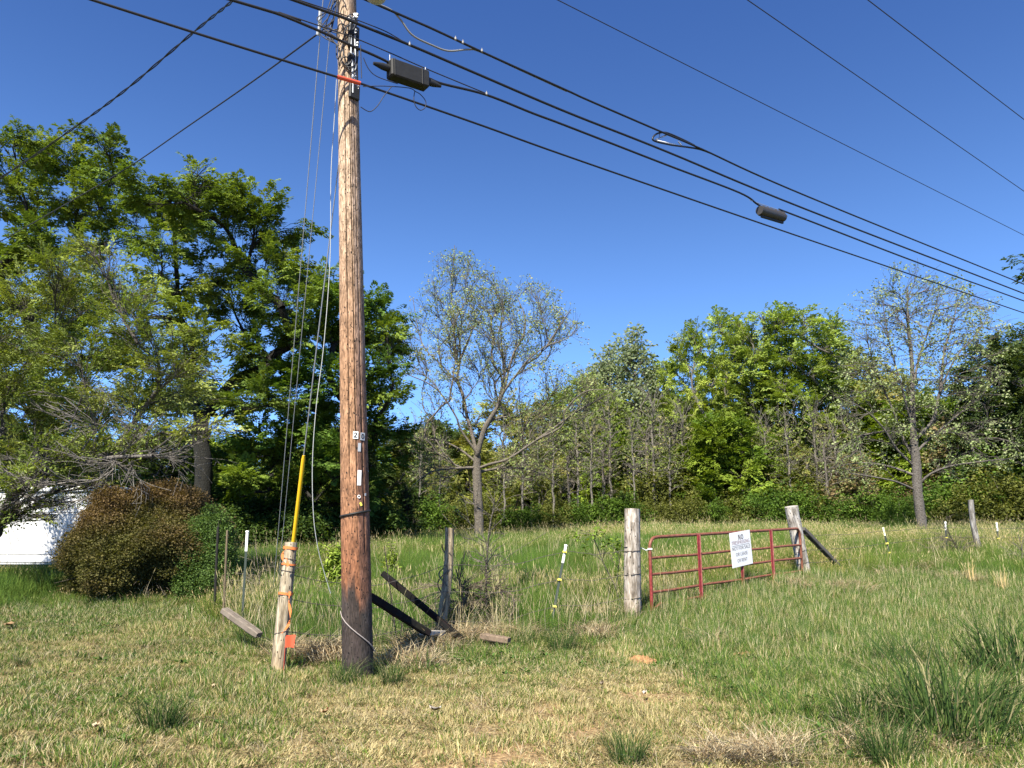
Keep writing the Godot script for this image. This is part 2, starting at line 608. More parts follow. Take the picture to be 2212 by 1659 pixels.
func open_tree(root: Node3D, limbs: Array, blobs: Array, o: Dictionary) -> void:      # bare limbs, fine twigs, few leaves
	rng.seed = o.get("seed", 1)
	var s := new_skel()
	for l in limbs:
		var from := -1
		if s.pos.size():
			from = s.nearest(l[0], 0.0)
		var first := from < 0
		s.line(smooth_path(l, 5), from, o.get("trunk_r", 0.1) if first else o.get("limb_r", 0.0), o.get("trunk_r", 0.1) * o.get("trunk_end", 0.75) if first else o.get("limb_r", 0.0) * 0.22)
	var tips := []
	for bl in blobs:
		for k in int(bl[2] * o.get("many", 1.0)):
			var q := rball()
			q = q.normalized() * pow(q.length(), 0.55)
			tips.append(bl[0] + q * bl[1])
	var base: Vector3 = limbs[0][limbs[0].size() - 1]
	tips.sort_custom(func(p, q): return p.distance_squared_to(base) < q.distance_squared_to(base))
	var leaves := Scatter.new()
	var cols: Array = o.get("cols", [])
	for t in tips:
		var st := s.nearest(t, o.get("droop", 1.2))
		var e := s.reach(t, s.up(st, 2), o.get("step", 0.3), o.get("wob", 0.22), 0.03)
		var out: Vector3 = (t - s.pos[st]).normalized()
		for q in int(o.get("twigs", 2)):
			var t2: Vector3 = t + (out * 0.5 + Vector3.UP * o.get("lift", 0.25) + rball() * 0.9) * rnd(0.25, 0.6) * o.get("twig", 1.0)
			s.reach(t2, s.up(e, rng.randi_range(0, 2)), 0.25, 0.2)
			if cols.size() and rng.randf() < o.get("leafy", 0.7):
				for j in int(o.get("clumps", 2)):
					var p: Vector3 = t.lerp(t2, rnd(0.3, 1.05)) + rball() * 0.12
					leaves.put(p - root.position, turned(rnd(0, TAU), rnd(-0.5, 0.5), Vector3.ONE * rnd(0.7, 1.3) * o.get("size", 1.0)), cols[rng.randi() % cols.size()] * rnd(0.75, 1.25))
	s.finish(o.get("tip", 0.006), o.get("expo", 0.5), o.get("trunk_r", 0.22))
	var b := mb(root.position)
	s.wood(b, o.get("bark", Color(0.17, 0.15, 0.13)))
	part("trunk_and_limbs", b.done(), M.bark_grey, root)
	if leaves.count:
		scattered("crown", leaves, o.sprig, M.leaf, root)

func bush(root: Node3D, radii: Vector3, n: int, o: Dictionary) -> void:        # stems from the ground, leaves through an uneven dome
	rng.seed = o.get("seed", 1)
	var leaves := Scatter.new()
	var b := mb(root.position)
	var base := root.position
	var cols: Array = o.cols
	for k in int(o.get("stems", 26)):
		var d := rball().normalized()
		d.y = absf(d.y)
		var e := base + d * radii * rnd(0.7, 1.1)
		var f := base + Vector3(d.x, 0, d.z) * 0.18 * radii
		var ps := smooth_path(PackedVector3Array([f, f.lerp(e, 0.45) + Vector3.UP * 0.12 * radii.y + rball() * 0.1, e]), 5)
		b.tube(ps, even(ps.size(), o.get("stem_r", 0.018), 0.004), 4, o.get("bark", Color(0.16, 0.13, 0.10)), false)
	var shell: float = o.get("shell", 0.4)
	var ball: bool = o.get("ball", false)
	var warm: Color = o.get("tips", Color.BLACK)
	for k in n:
		var d := rball().normalized()
		if d.y < (-0.75 if ball else -0.15): d.y = -d.y
		var lump: float = 1.0 + noise.get_noise_3d(d.x * 90 + base.x * 7, d.y * 90, d.z * 90 + base.z * 7) * o.get("lumps", 0.35)
		var t := pow(rng.randf(), shell)
		var p: Vector3 = d * radii * t * lump
		if ball: p = p * Vector3(1, 0.56, 1) + Vector3(0, radii.y * 0.46, 0)
		p.y = maxf(p.y, 0.03)
		var c: Color = cols[rng.randi() % cols.size()] * rnd(0.75, 1.25)
		if warm != Color.BLACK:
			var w := clampf((t * lump - 0.78) * 3.0 + (d.y - 0.35) * 0.9 + noise.get_noise_3d(p.x * 60, p.y * 60, p.z * 60) * 0.7, 0, 1)
			c = c.lerp(warm * rnd(0.7, 1.3), w * 0.9)
		leaves.put(p, turned(rnd(0, TAU), rnd(-0.7, 0.7), Vector3.ONE * rnd(0.7, 1.3) * o.get("size", 1.0)), c)
	part("stems", b.done(), M.bark_grey, root)
	scattered("foliage", leaves, o.sprig, M.leaf, root)

func copy_of(src: Node3D, called: String, label: String, category: String, group: String, where: Vector3, yaw: float, sc: Vector3) -> Node3D:
	var c: Node3D = src.duplicate()
	c.name = numbered(called)
	add_child(c, true)
	c.position = where
	c.rotation = Vector3(0, yaw, 0)
	c.scale = sc
	if c.has_meta("group"): c.remove_meta("group")
	tag(c, label, category, group)
	return c

# ---------------------------------------------------------------- ground and grass
var bare := []           # [x, d, radius] of orange soil
func dryness(x: float, d: float) -> float:
	var n := noise.get_noise_2d(x * 22.0, d * 22.0) * 0.4 + noise.get_noise_2d(x * 70.0, d * 70.0 + 200.0) * 0.28
	var v := 0.62
	v += 0.50 * exp(-(pow((x - 0.4) / 2.1, 2.0) + pow((d - 6.7) / 2.1, 2.0)))
	v += 0.25 * exp(-(pow((x - 1.5) / 0.9, 2.0) + pow((d - 8.3) / 0.8, 2.0)))
	v -= 0.62 * smoothstep(1.6, 2.8, x) * smoothstep(5.4, 6.8, d)
	v -= 0.30 * smoothstep(8.6, 10.2, d) * smoothstep(-2.6, -0.6, x)
	v -= 0.30 * smoothstep(11.0, 14.0, d)
	v -= 0.35 * smoothstep(12.0, 13.6, d) * smoothstep(-5.0, -8.0, x)
	v += 0.22 * smoothstep(16.0, 30.0, d) * smoothstep(1.0, 6.0, x)
	return clampf(v + n, 0.0, 1.0)

func edge(x: float) -> float:             # where the mown verge ends
	if x < -6.0: return 14.6
	if x < -3.2: return lerpf(14.6, 10.9, (x + 6.0) / 2.8)
	if x < -1.0: return lerpf(10.9, 11.0, (x + 3.2) / 2.2)
	if x < 2.0: return lerpf(11.0, 12.8, (x + 1.0) / 3.0)
	return minf(lerpf(12.8, 17.5, (x - 2.0) / 4.5), 17.5)

func build_ground() -> void:
	var xs := [-700.0, -300.0, -150.0, -90.0, -60.0, -44.0, -32.0, -26.0, -21.0]
	var x := -17.0
	while x < 17.0:
		xs.append(x); x += 0.28
	xs.append_array([17.0, 21.0, 26.0, 32.0, 44.0, 60.0, 90.0, 150.0, 300.0, 700.0])
	var ds := [-120.0, -60.0, -30.0, -14.0, -7.0, -3.0, 0.0, 1.5, 2.6]
	var d := 3.4
	while d < 30.0:
		ds.append(d); d += 0.22 if d < 16.0 else 0.5
	ds.append_array([30.0, 32.0, 35.0, 38.0, 42.0, 46.0, 52.0, 58.0, 65.0, 75.0, 90.0, 120.0, 200.0, 400.0, 900.0])
	var b := mb()
	for j in ds.size():
		for i in xs.size():
			var px: float = xs[i]
			var pd: float = ds[j]
			var e := 0.15
			var nn := Vector3(land(px - e, -pd) - land(px + e, -pd), 2.0 * e, land(px, -pd - e) - land(px, -pd + e)).normalized()
			var dr := dryness(px, pd)
			var c := Color(0.15, 0.16, 0.06).lerp(Color(0.44, 0.35, 0.17), dr)
			var soil := smoothstep(0.42, 0.75, noise.get_noise_2d(px * 60.0, pd * 60.0 + 77.0) + dr * 0.45 - 0.1) * 0.6
			for s in bare:
				soil = maxf(soil, 1.0 - smoothstep(0.5, 1.3, Vector2(px - s[0], (pd - s[1]) * 0.8).length() / s[2] + noise.get_noise_2d(px * 120.0, pd * 120.0) * 0.5))
			c = c.lerp(Color(0.50, 0.35, 0.18), clampf(soil, 0, 1))
			b.vert(Vector3(px, land(px, -pd), -pd), nn, c)
	var w := xs.size()
	for j in ds.size() - 1:
		for i in w - 1:
			var a := j * w + i
			b.tri(a, a + w, a + 1); b.tri(a + 1, a + w, a + w + 1)
	var g := part("ground", b.done(), M.ground, self)
	tag(g, "rough ground of a grassy road verge rising into a field", "ground", "", "structure")

func build_grass() -> void:
	var g0 := Color(0.088, 0.155, 0.028)
	var g1 := Color(0.135, 0.20, 0.038)
	var g2 := Color(0.06, 0.115, 0.032)
	var s0 := Color(0.50, 0.42, 0.22)
	var s1 := Color(0.40, 0.31, 0.14)
	var s2 := Color(0.56, 0.50, 0.31)
	var dry_m := tuft(101, 22, 0.02, 0.075, 0.085, 0.0065, 1.3, [s0, s1, s2, s0, g1])
	var mix_m := tuft(102, 22, 0.025, 0.085, 0.085, 0.006, 1.0, [s0, g0, g1, s1, g1])
	var grn_m := tuft(103, 22, 0.03, 0.095, 0.085, 0.006, 0.9, [g0, g1, g2, g1, g0, s2])
	var dry := Scatter.new()
	var mix := Scatter.new()
	var grn := Scatter.new()
	rng.seed = 77
	for k in 92000:
		var d := sqrt(lerpf(17.0, 290.0, rng.randf()))
		var x := d * rnd(-0.78, 0.78)
		var e := edge(x) + noise.get_noise_2d(x * 50.0, 9.0) * 0.5
		if d > e + 0.6: continue
		var skip := false
		for s in bare:
			if Vector2(x - s[0], (d - s[1]) * 0.8).length() < s[2] * rnd(0.5, 1.1): skip = true
		if skip and rng.randf() < 0.75: continue
		var dr := dryness(x, d)
		var clump := noise.get_noise_2d(x * 190.0, d * 190.0 + 31.0)
		if clump < -0.12 and rng.randf() < 0.55: continue
		var h := 0.85 + smoothstep(1.6, 3.4, x) * smoothstep(5.4, 7.4, d) * 1.0 + smoothstep(9.0, 12.5, d) * smoothstep(-0.8, 2.0, x) * 0.9 + smoothstep(e - 1.2, e, d) * 0.9 + maxf(0.0, noise.get_noise_2d(x * 40.0, d * 40.0 + 400.0)) * 1.6
		if dr > 0.75: h *= 0.8
		h *= 1.0 + clump * 1.3
		var r := rng.randf()
		var tint := Color.WHITE * rnd(0.75, 1.15) * (1.0 + clump * 0.35)
		var b := turned(rnd(0, TAU), rnd(-0.2, 0.2), Vector3(1.0, h, 1.0) * rnd(0.8, 1.25))
		var p := Vector3(x, land(x, -d), -d)
		if r < (dr - 0.3) * 1.25: dry.put(p, b, tint)
		elif r < dr * 0.7 + 0.42: mix.put(p, b, tint)
		else: grn.put(p, b, tint)
	# lusher, taller growth between verge and gate
	var lush_m := tuft(104, 24, 0.08, 0.24, 0.13, 0.008, 1.0, [g0, g1, g2, g2, Color(0.05, 0.10, 0.028), g0, Color(0.30, 0.30, 0.12)])
	var lush := Scatter.new()
	for k in 15000:
		var d := sqrt(lerpf(30.0, 300.0, rng.randf()))
		var x := d * rnd(-0.30, 0.78)
		var e := edge(x)
		if d > e + 0.4: continue
		var near := smoothstep(1.5, 2.8, x) * smoothstep(5.6, 7.0, d) + smoothstep(e - 2.2, e - 0.4, d) * 0.8
		var cl := noise.get_noise_2d(x * 110.0 + 60.0, d * 110.0)
		if rng.randf() > near * (0.55 + cl * 1.3): continue
		lush.put(Vector3(x, land(x, -d), -d), turned(rnd(0, TAU), rnd(-0.25, 0.25), Vector3(1, 0.75 + cl * 0.9 + rnd(-0.15, 0.3), 1) * rnd(0.75, 1.2)), Color.WHITE * rnd(0.7, 1.2) * (1.0 + cl * 0.3))
	tag(scattered("lush_grass", lush, lush_m, M.grass, self), "lush ankle high green grass between the verge and the gate", "grass")
	tag(scattered("dry_lawn_grass", dry, dry_m, M.grass, self), "short dry straw coloured grass on the mown verge", "grass")
	tag(scattered("mixed_lawn_grass", mix, mix_m, M.grass, self), "short half dry grass between straw and green on the verge", "grass")
	tag(scattered("green_lawn_grass", grn, grn_m, M.grass, self), "fresh green low grass on the verge, thickest before the gate", "grass")

	var f0 := Color(0.105, 0.17, 0.032)
	var f1 := Color(0.165, 0.22, 0.048)
	var f2 := Color(0.06, 0.115, 0.03)
	var f3 := Color(0.42, 0.36, 0.17)
	var m1 := tuft(111, 26, 0.16, 0.42, 0.2, 0.008, 0.75, [f0, f1, f2, f1, f0])
	var m2 := tuft(112, 26, 0.16, 0.46, 0.2, 0.008, 0.65, [f0, f1, f3, f1, f3], 8)
	var a1 := Scatter.new()
	var a2 := Scatter.new()
	for k in 78000:
		var d := 10.0 * pow(7.0, rng.randf())
		var x := d * rnd(-0.80, 0.80)
		var e := edge(x) + noise.get_noise_2d(x * 50.0, 9.0) * 0.5
		if d < e: continue
		if d > 62.0: continue
		var h := 0.62 + smoothstep(e, e + 1.5, d) * 0.4 + noise.get_noise_2d(x * 25.0, d * 25.0) * 0.4
		var cl := noise.get_noise_2d(x * 80.0 + 15.0, d * 80.0)
		h *= 1.0 + cl * 0.9
		if x > -4.5 and x < 2.4 and d < e + 2.6: h *= 1.25
		if x > -2.0 and x < 2.6 and d > 14.0 and d < 30.0: h *= 0.85
		var sc := (0.9 if d < 25.0 else 1.2) * rnd(0.75, 1.2)
		var b := turned(rnd(0, TAU), rnd(-0.15, 0.15), Vector3(sc, h * rnd(0.75, 1.15), sc))
		var p := Vector3(x, land(x, -d), -d)
		var t := noise.get_noise_2d(x * 12.0 + 300.0, d * 12.0)
		var tint := Color(1, 1, 1) * rnd(0.7, 1.2) * (1.0 + cl * 0.4)
		tint = tint * Color(1.0 + t * 0.25, 1.0 + t * 0.05, 1.0)
		if rng.randf() < 0.10 + t * 0.5 + smoothstep(20.0, 40.0, d) * 0.14 + (0.10 if x > 3.0 else 0.0): a2.put(p, b, tint)
		else: a1.put(p, b, tint)
	# thin dry stalks and weeds standing along the fence and in the field
	var sk := tuft(113, 8, 0.35, 0.95, 0.22, 0.0075, 0.45, [Color(0.52, 0.44, 0.26), Color(0.36, 0.28, 0.17), Color(0.17, 0.22, 0.06), Color(0.60, 0.52, 0.34)], 4)
	var stalks := Scatter.new()
	for k in 3000:
		var x := rnd(-5.0, 3.0)
		var d := edge(x) + absf(rng.randfn(0.0, 1.0)) * 1.4 - 0.1
		if k > 320:
			d = 13.0 * pow(3.6, rng.randf())
			x = d * rnd(-0.5, 0.72)
			if d < edge(x) + 0.3 or noise.get_noise_2d(x * 30.0 + 9.0, d * 30.0) < 0.02: continue
		stalks.put(Vector3(x, land(x, -d), -d), turned(rnd(0, TAU), rnd(-0.2, 0.2), Vector3.ONE * rnd(0.55, 1.0)), Color.WHITE * rnd(0.7, 1.15))
	tag(scattered("dry_stalks", stalks, sk, M.grass, self), "thin dry weed stalks standing along the fence and in the field", "weeds")
	tag(scattered("meadow_grass", a1, m1, M.grass, self), "tall green meadow grass filling the field behind the fence", "grass")
	tag(scattered("seeding_grass", a2, m2, M.grass, self), "pale seeding stalks among the tall field grass", "grass")

	# matted dead straw, heaped where the photograph shows it: [px, py, spread px, count]
	var st := tuft(121, 16, 0.10, 0.30, 0.16, 0.008, 2.1, [Color(0.60, 0.49, 0.30), Color(0.50, 0.39, 0.23), Color(0.68, 0.58, 0.40), Color(0.40, 0.29, 0.17)])
	var heap := Scatter.new()
	for s in [[1010, 1390, 90, 330], [1110, 1385, 50, 170], [920, 1408, 70, 160], [720, 1425, 60, 130], [1305, 1342, 70, 90], [1730, 1278, 60, 150], [1830, 1282, 60, 120], [2010, 1230, 60, 120], [2075, 1262, 40, 90], [1640, 1640, 60, 40], [1550, 1640, 40, 26], [2030, 1625, 40, 30], [650, 1420, 60, 70], [1480, 1300, 100, 50], [880, 1440, 60, 60], [1030, 1260, 60, 60], [1960, 1250, 80, 60], [1720, 1625, 120, 40], [1860, 1600, 80, 20], [1280, 1380, 60, 60], [1540, 1400, 20, 16]]:
		var c := hit(s[0], s[1])
		var w := px_size(s[2], -c.z)
		for k in s[3]:
			var q := rball()
			var x := c.x + q.x * w
			var z := c.z + q.z * w * 0.8
			var low := 0.45 if s[1] > 1550 else 1.0
			heap.put(Vector3(x, land(x, z) + 0.02, z), turned(rnd(0, TAU), rnd(-0.5, 0.5), Vector3(1, low, 1) * rnd(0.7, 1.3) * (0.75 if s[1] > 1550 else 1.0)), Color.WHITE * rnd(0.75, 1.2))
	for k in 1500:
		var d := sqrt(lerpf(20.0, 380.0, rng.randf()))
		var x := d * rnd(-0.75, 0.75)
		heap.put(Vector3(x, land(x, -d), -d), turned(rnd(0, TAU), rnd(-0.4, 0.4), Vector3.ONE * rnd(0.3, 0.7)), Color.WHITE * rnd(0.7, 1.1))
	tag(scattered("dead_straw", heap, st, M.grass, self), "matted dead straw along the fence line and at the verge", "straw")

	var wd := sprig(131, 9, 0.07, 0.032, 0.07, -0.5, 0.3)
	var weeds := Scatter.new()
	for k in 3600:
		var d := sqrt(lerpf(22.0, 300.0, rng.randf()))
		var x := d * rnd(-0.75, 0.75)
		if rng.randf() < dryness(x, d) * 1.6 - 0.2 or x < -1.0 and rng.randf() < 0.8: continue
		weeds.put(Vector3(x, land(x, -d) + rnd(0.02, 0.08), -d), turned(rnd(0, TAU), rnd(-0.3, 0.3), Vector3.ONE * rnd(0.4, 0.9)), Color(0.09, 0.16, 0.04) * rnd(0.7, 1.3))
	tag(scattered("low_weeds", weeds, wd, M.leaf, self), "small broad leaved weeds scattered through the verge grass", "weeds")

	# bigger tussocks one can tell apart
	var tus := [[2055, 1600, 1.75, "large dark green grass tussock over a dark hollow at lower right"], [1925, 1650, 0.8, "bright green grass tuft at the bottom edge, left of the large tussock"], [2195, 1470, 1.9, "dark blue green tall grass clump at the right edge"], [345, 1575, 0.75, "green grass tuft alone on the dry lawn at lower left"], [1355, 1650, 0.6, "spiky green tuft at the bottom edge beside the orange dry patch"], [1880, 1580, 0.95, "broad bladed green grass clump left of the large tussock"], [1740, 1400, 0.8, "blue green upright grass clump in front of the gate"], [1945, 1450, 1.0, "tall thin grass clump between gate and right edge"], [845, 1478, 0.6, "bright green grass tuft at the foot of the utility pole, right side"], [742, 1480, 0.6, "bright green grass tuft at the foot of the utility pole, left side"], [1215, 1410, 0.85, "thick green grass tuft under the leaning steel post"], [2120, 1560, 1.1, "loose green grass clump below the right edge clump"], [470, 1330, 0.7, "long drooping grass clump right of the brown shrub"], [400, 1290, 0.6, "pale long grass clump at the shrub's right foot"], [572, 1392, 0.7, "green grass clump over the end of the broken grey rail"], [530, 1400, 0.6, "low grass clump below the broken grey rail"], [905, 1410, 0.6, "grass clump under the crossed charred boards"], [1130, 1400, 0.6, "grass clump right of the brown rail end"], [1440, 1345, 0.6, "grass clump under the gate's left half"], [1560, 1318, 0.6, "grass clump under the gate's middle"], [1650, 1295, 0.6, "grass clump under the gate's right half"], [1050, 1235, 0.5, "dark green grass clump behind the bare sapling"]]
	var tm := []
	for v in 3:
		tm.append(tuft(140 + v, 280, 0.18, 0.64, 0.17, 0.0062, 1.15, [Color(0.04, 0.078, 0.022), Color(0.058, 0.10, 0.028), Color(0.095, 0.14, 0.04), Color(0.032, 0.06, 0.02), Color(0.30, 0.27, 0.14), Color(0.05, 0.09, 0.025)]))
	for k in tus.size():
		var t = tus[k]
		var p := hit(t[0], t[1])
		var o := part("grass_tussock", tm[k % 3], M.grass, self, p)
		o.rotation.y = k * 1.3
		o.scale = Vector3(1.15, 1.0, 1.15) * t[2]
		tag(o, t[3], "grass tussock", "green tussocks in the verge")
	var gold := tuft(151, 40, 0.3, 0.75, 0.09, 0.01, 0.3, [Color(0.62, 0.47, 0.22), Color(0.56, 0.43, 0.22), Color(0.66, 0.54, 0.30)], 20)
	for t in [[2098, 1268, 1.0, "golden dry grass stand, left of two at the right field edge"], [2168, 1287, 0.95, "golden dry grass stand, right of two near the right edge"], [1795, 1185, 0.6, "small golden grass stand behind the brace of the right gate post"], [1830, 1280, 0.4, "low golden grass stand at the foot of the gate brace"]]:
		var o := part("golden_grass", gold, M.grass, self, hit(t[0], t[1]))
		o.scale = Vector3.ONE * t[2]
		tag(o, t[3], "dry grass", "golden dry grass stands")

# ---------------------------------------------------------------- utility pole
var pole_foot := Vector3.ZERO
var pole_top := Vector3.ZERO
var pole_front := Vector3.ZERO
var pole_right := Vector3.ZERO
var line_dir := Vector3(0.807, 0, -0.59)
const POLE_H := 11.6

func pole_axis(h: float) -> Vector3:
	return pole_foot.lerp(pole_top, h / POLE_H)
func pole_r(h: float) -> float:
	return lerpf(0.176, 0.122, clampf(h / 9.0, 0.0, 1.3))
func pole_pt(h: float, th: float, out := 0.0) -> Vector3:
	return pole_axis(h) + (pole_front * cos(th) + pole_right * sin(th)) * (pole_r(h) + out)
func pole_h(py: float) -> float:
	return (at(765, py, -pole_foot.z - 0.15).y - pole_foot.y)
func on_line(px: float, py: float, off := 0.0) -> Vector3:     # where that ray meets the upright plane of the cable run
	var nrm := Vector3(line_dir.z, 0, -line_dir.x).normalized()
	if nrm.z < 0: nrm = -nrm
	var through := Vector3(pole_foot.x - 0.12, 0, pole_foot.z) + nrm * (0.17 + off)
	var o := Vector3(0, EYE, 0)
	var r := ray(px, py)
	return o + r * ((through - o).dot(nrm) / r.dot(nrm))

func wire(called: String, pts: Array, r: float, m: Material, label: String, category := "cable", off := 0.0, far := true, group := "") -> MeshInstance3D:
	var ctrl := PackedVector3Array()
	for p in pts:
		ctrl.append(p if p is Vector3 else on_line(p[0], p[1], off))
	if far:
		var n := ctrl.size()
		ctrl.insert(0, ctrl[0] + (ctrl[0] - ctrl[1]).normalized() * 9.0)
		n += 1
		ctrl.append(ctrl[n - 1] + (ctrl[n - 1] - ctrl[n - 2]).normalized() * 22.0)
	var ps := smooth_path(ctrl, 8)
	var b := mb(ctrl[0])
	b.tube(ps, even(ps.size(), r), 7, Color.WHITE)
	var o := part(called, b.done(), m, self, ctrl[0])
	tag(o, label, category, group)
	return o

func px3(list: Array, d0: float, d1 := -1.0) -> PackedVector3Array:
	var out := PackedVector3Array()
	for k in list.size():
		out.append(at(list[k][0], list[k][1], d0 if d1 < 0 else lerpf(d0, d1, float(k) / (list.size() - 1))))
	return out

func build_pole() -> void:
	pole_foot = hit(773, 1463)
	var up := at(749, 0, -pole_foot.z)
	pole_top = pole_foot + (up - pole_foot) * (POLE_H / (up.y - pole_foot.y))
	pole_front = Vector3(-pole_foot.x, 0, -pole_foot.z).normalized()
	pole_right = Vector3(-pole_front.z, 0, pole_front.x)
	if pole_right.x < 0: pole_right = -pole_right
	var t := thing("utility_pole", "tall weathered wooden utility pole with tarred foot and cables", "utility pole", pole_foot)
	var cracks := [[-0.31, 0.030, pole_h(1140), 9.5, 0.022, 0.02], [0.10, 0.034, pole_h(1168), 8.3, 0.028, -0.03], [0.50, 0.036, pole_h(1205), 8.0, 0.03, -0.10], [0.30, 0.022, pole_h(900), 7.2, 0.016, 0.0], [-0.9, 0.02, 2.0, 5.0, 0.012, 0.03], [1.9, 0.03, 1.0, 8.0, 0.02, 0.0], [3.6, 0.03, 1.0, 8.0, 0.02, 0.0]]
	var angs := []
	for k in 110: angs.append(TAU * k / 110.0 - PI)
	for c in cracks:
		for q in [-1.0, -0.55, 0.0, 0.55, 1.0]:
			angs.append(wrapf(c[0] + q * c[1], -PI, PI))
	angs.sort()
	angs.append(angs[0] + TAU)
	var b := mb(pole_foot)
	var rows := 96
	var w := angs.size()
	var grain := FastNoiseLite.new()
	grain.seed = 3
	for j in rows + 1:
		var h := -0.3 + (POLE_H + 0.3) * pow(float(j) / rows, 1.0)
		for i in w:
			var th: float = angs[i]
			var r := pole_r(h)
			var dark := 0.0
			for c in cracks:
				var lo: float = c[2]
				var hi: float = c[3]
				if h < lo or h > hi: continue
				var u := (h - lo) / (hi - lo)
				var tc: float = c[0] + c[5] * (1.0 - u) * -2.0 + grain.get_noise_2d(h * 60.0, c[0] * 100.0) * 0.025
				var dd: float = absf(wrapf(th - tc, -PI, PI)) / (c[1] * (0.45 + 0.75 * minf(1.0, minf(u, 1.0 - u) * 5.0)))
				if dd < 1.0:
					r -= c[4] * (1.0 - dd * dd)
					dark = maxf(dark, 1.0 - dd * dd)
			r += grain.get_noise_2d(th * 30.0, h * 14.0) * 0.004
			var n1 := grain.get_noise_2d(th * 55.0, h * 30.0)
			var fresh := Color(0.34, 0.14, 0.065).lerp(Color(0.52, 0.30, 0.17), smoothstep(0.8, 3.2, h)).lerp(Color(0.64, 0.48, 0.34), smoothstep(3.2, 6.5, h))
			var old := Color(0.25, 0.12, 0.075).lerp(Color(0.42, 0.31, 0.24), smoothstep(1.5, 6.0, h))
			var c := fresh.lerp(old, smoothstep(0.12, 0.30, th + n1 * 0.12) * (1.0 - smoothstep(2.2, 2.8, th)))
			c = c * (1.0 + n1 * 0.25)
			var tar := 1.0 - smoothstep(0.0, 0.16, h - 0.86 - n1 * 0.22 + (0.13 if th > 0.15 else 0.0) - (0.12 if th < -0.1 and th > -0.6 else 0.0))
			c = c.lerp(Color(0.045, 0.043, 0.042) * (1.0 + n1 * 0.6), tar * 0.93)
			c = c.lerp(Color(0.02, 0.014, 0.01), dark * 0.85)
			var o := pole_front * cos(th) + pole_right * sin(th)
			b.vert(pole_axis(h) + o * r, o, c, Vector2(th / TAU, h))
	# normals follow the grooves
	for j in rows + 1:
		for i in w:
			var k := j * w + i
			var l := j * w + (i - 1 if i > 0 else w - 2)
			var rt := j * w + (i + 1 if i < w - 1 else 1)
			var e: Vector3 = b.v[rt] - b.v[l]
			var nn := Vector3.UP.cross(e).normalized()
			if nn.dot(b.n[k]) < 0: nn = -nn
			b.n[k] = nn
	for j in rows:
		for i in w - 1:
			var k := j * w + i
			b.tri(k, k + w, k + 1); b.tri(k + 1, k + w, k + w + 1)
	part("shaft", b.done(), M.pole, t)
	# plates, tags and straps at the heights where they are nailed
	var plate := func(called: String, py: float, s: float, wd: float, hg: float, m: Material, tilt := 0.0, thick := 0.004) -> void:
		var h := pole_h(py)
		var th := asin(s)
		var p := pole_pt(h, th, thick * 0.5 + 0.003)
		var o := pole_front * cos(th) + pole_right * sin(th)
		var x := Vector3.UP.cross(o).normalized()
		var bb := mb(pole_foot)
		bb.block(Transform3D(Basis(x, Vector3.UP, o).rotated(o, tilt), p), Vector3(wd, hg, thick), 0.001)
		part(called, bb.done(), m, t)
	plate.call("number_plate", 940, 0.13, 0.062, 0.088, M.white)
	plate.call("number_plate", 942, 0.62, 0.062, 0.09, M.galv)
	plate.call("small_plate", 966, 0.38, 0.036, 0.10, M.galv)
	plate.call("label_strip", 1032, 0.33, 0.046, 0.176, M.white)
	plate.call("yellow_tag", 1089, 0.40, 0.026, 0.042, M.insul, 0.5)
	plate.call("square_tag", 1068, 0.72, 0.022, 0.03, M.galv)
	for q in [["2", 940, 0.13], ["0", 942, 0.62]]:
		var tmsh := TextMesh.new()
		var f := SystemFont.new()
		f.font_names = PackedStringArray(["Droid Sans"])
		f.font_weight = 700
		tmsh.font = f
		tmsh.text = q[0]
		tmsh.font_size = 32
		tmsh.pixel_size = 0.0026
		tmsh.depth = 0.002
		var th := asin(q[2])
		var o := pole_front * cos(th) + pole_right * sin(th)
		var mi := part("digit", tmsh, M.black, t)
		mi.transform = Transform3D(Basis(Vector3.UP.cross(o).normalized(), Vector3.UP, o), pole_pt(pole_h(q[1]), th, 0.0085) - pole_foot)
	var ring := mb(pole_foot)
	var rp := PackedVector3Array()
	for k in 17:
		var a := TAU * k / 16.0
		rp.append(pole_pt(pole_h(1073) + sin(a) * 0.016, 0.29 + cos(a) * 0.016 / 0.17, 0.006))
	ring.tube(rp, even(17, 0.005), 5, Color.WHITE, false)
	part("ring_tag", ring.done(), M.white, t)
	var band := mb(pole_foot)
	var bp := PackedVector3Array()
	for k in 41:
		var th := TAU * k / 40.0 - PI
		bp.append(pole_pt(pole_h(1109) + sin(th) * 0.035, th, 0.004))
	band.tube(bp, even(41, 0.014), 6, Color.WHITE, false)
	part("black_band", band.done(), M.black, t)
	# strap round the foot: a strip of pale split vine lying across it
	var vine := mb(pole_foot)
	var vp := PackedVector3Array()
	for k in 9:
		var u := k / 8.0
		vp.append(pole_pt(lerpf(pole_h(1322), pole_h(1412), u), lerpf(-1.5, 1.5, u), 0.012))
	vine.tube(vp, even(9, 0.005, 0.009), 5, Color(0.30, 0.26, 0.24))
	part("dead_vine", vine.done(), M.paint, t)
	# through bolts, clamps and rods near the cables
	for q in [[40, 0.35], [62, 0.7], [118, 0.35], [165, 0.55], [182, 0.8], [25, 0.9], [88, 0.85]]:
		var h := pole_h(q[0])
		var hw := mb(pole_foot)
		rod(hw, pole_pt(h, q[1], -0.02), pole_pt(h, q[1], 0.07), 0.013, 0.013, 7)
		hw.block(Transform3D(Basis(), pole_pt(h, q[1], 0.02)), Vector3(0.06, 0.06, 0.03))
		part("bolt", hw.done(), M.steel, t)
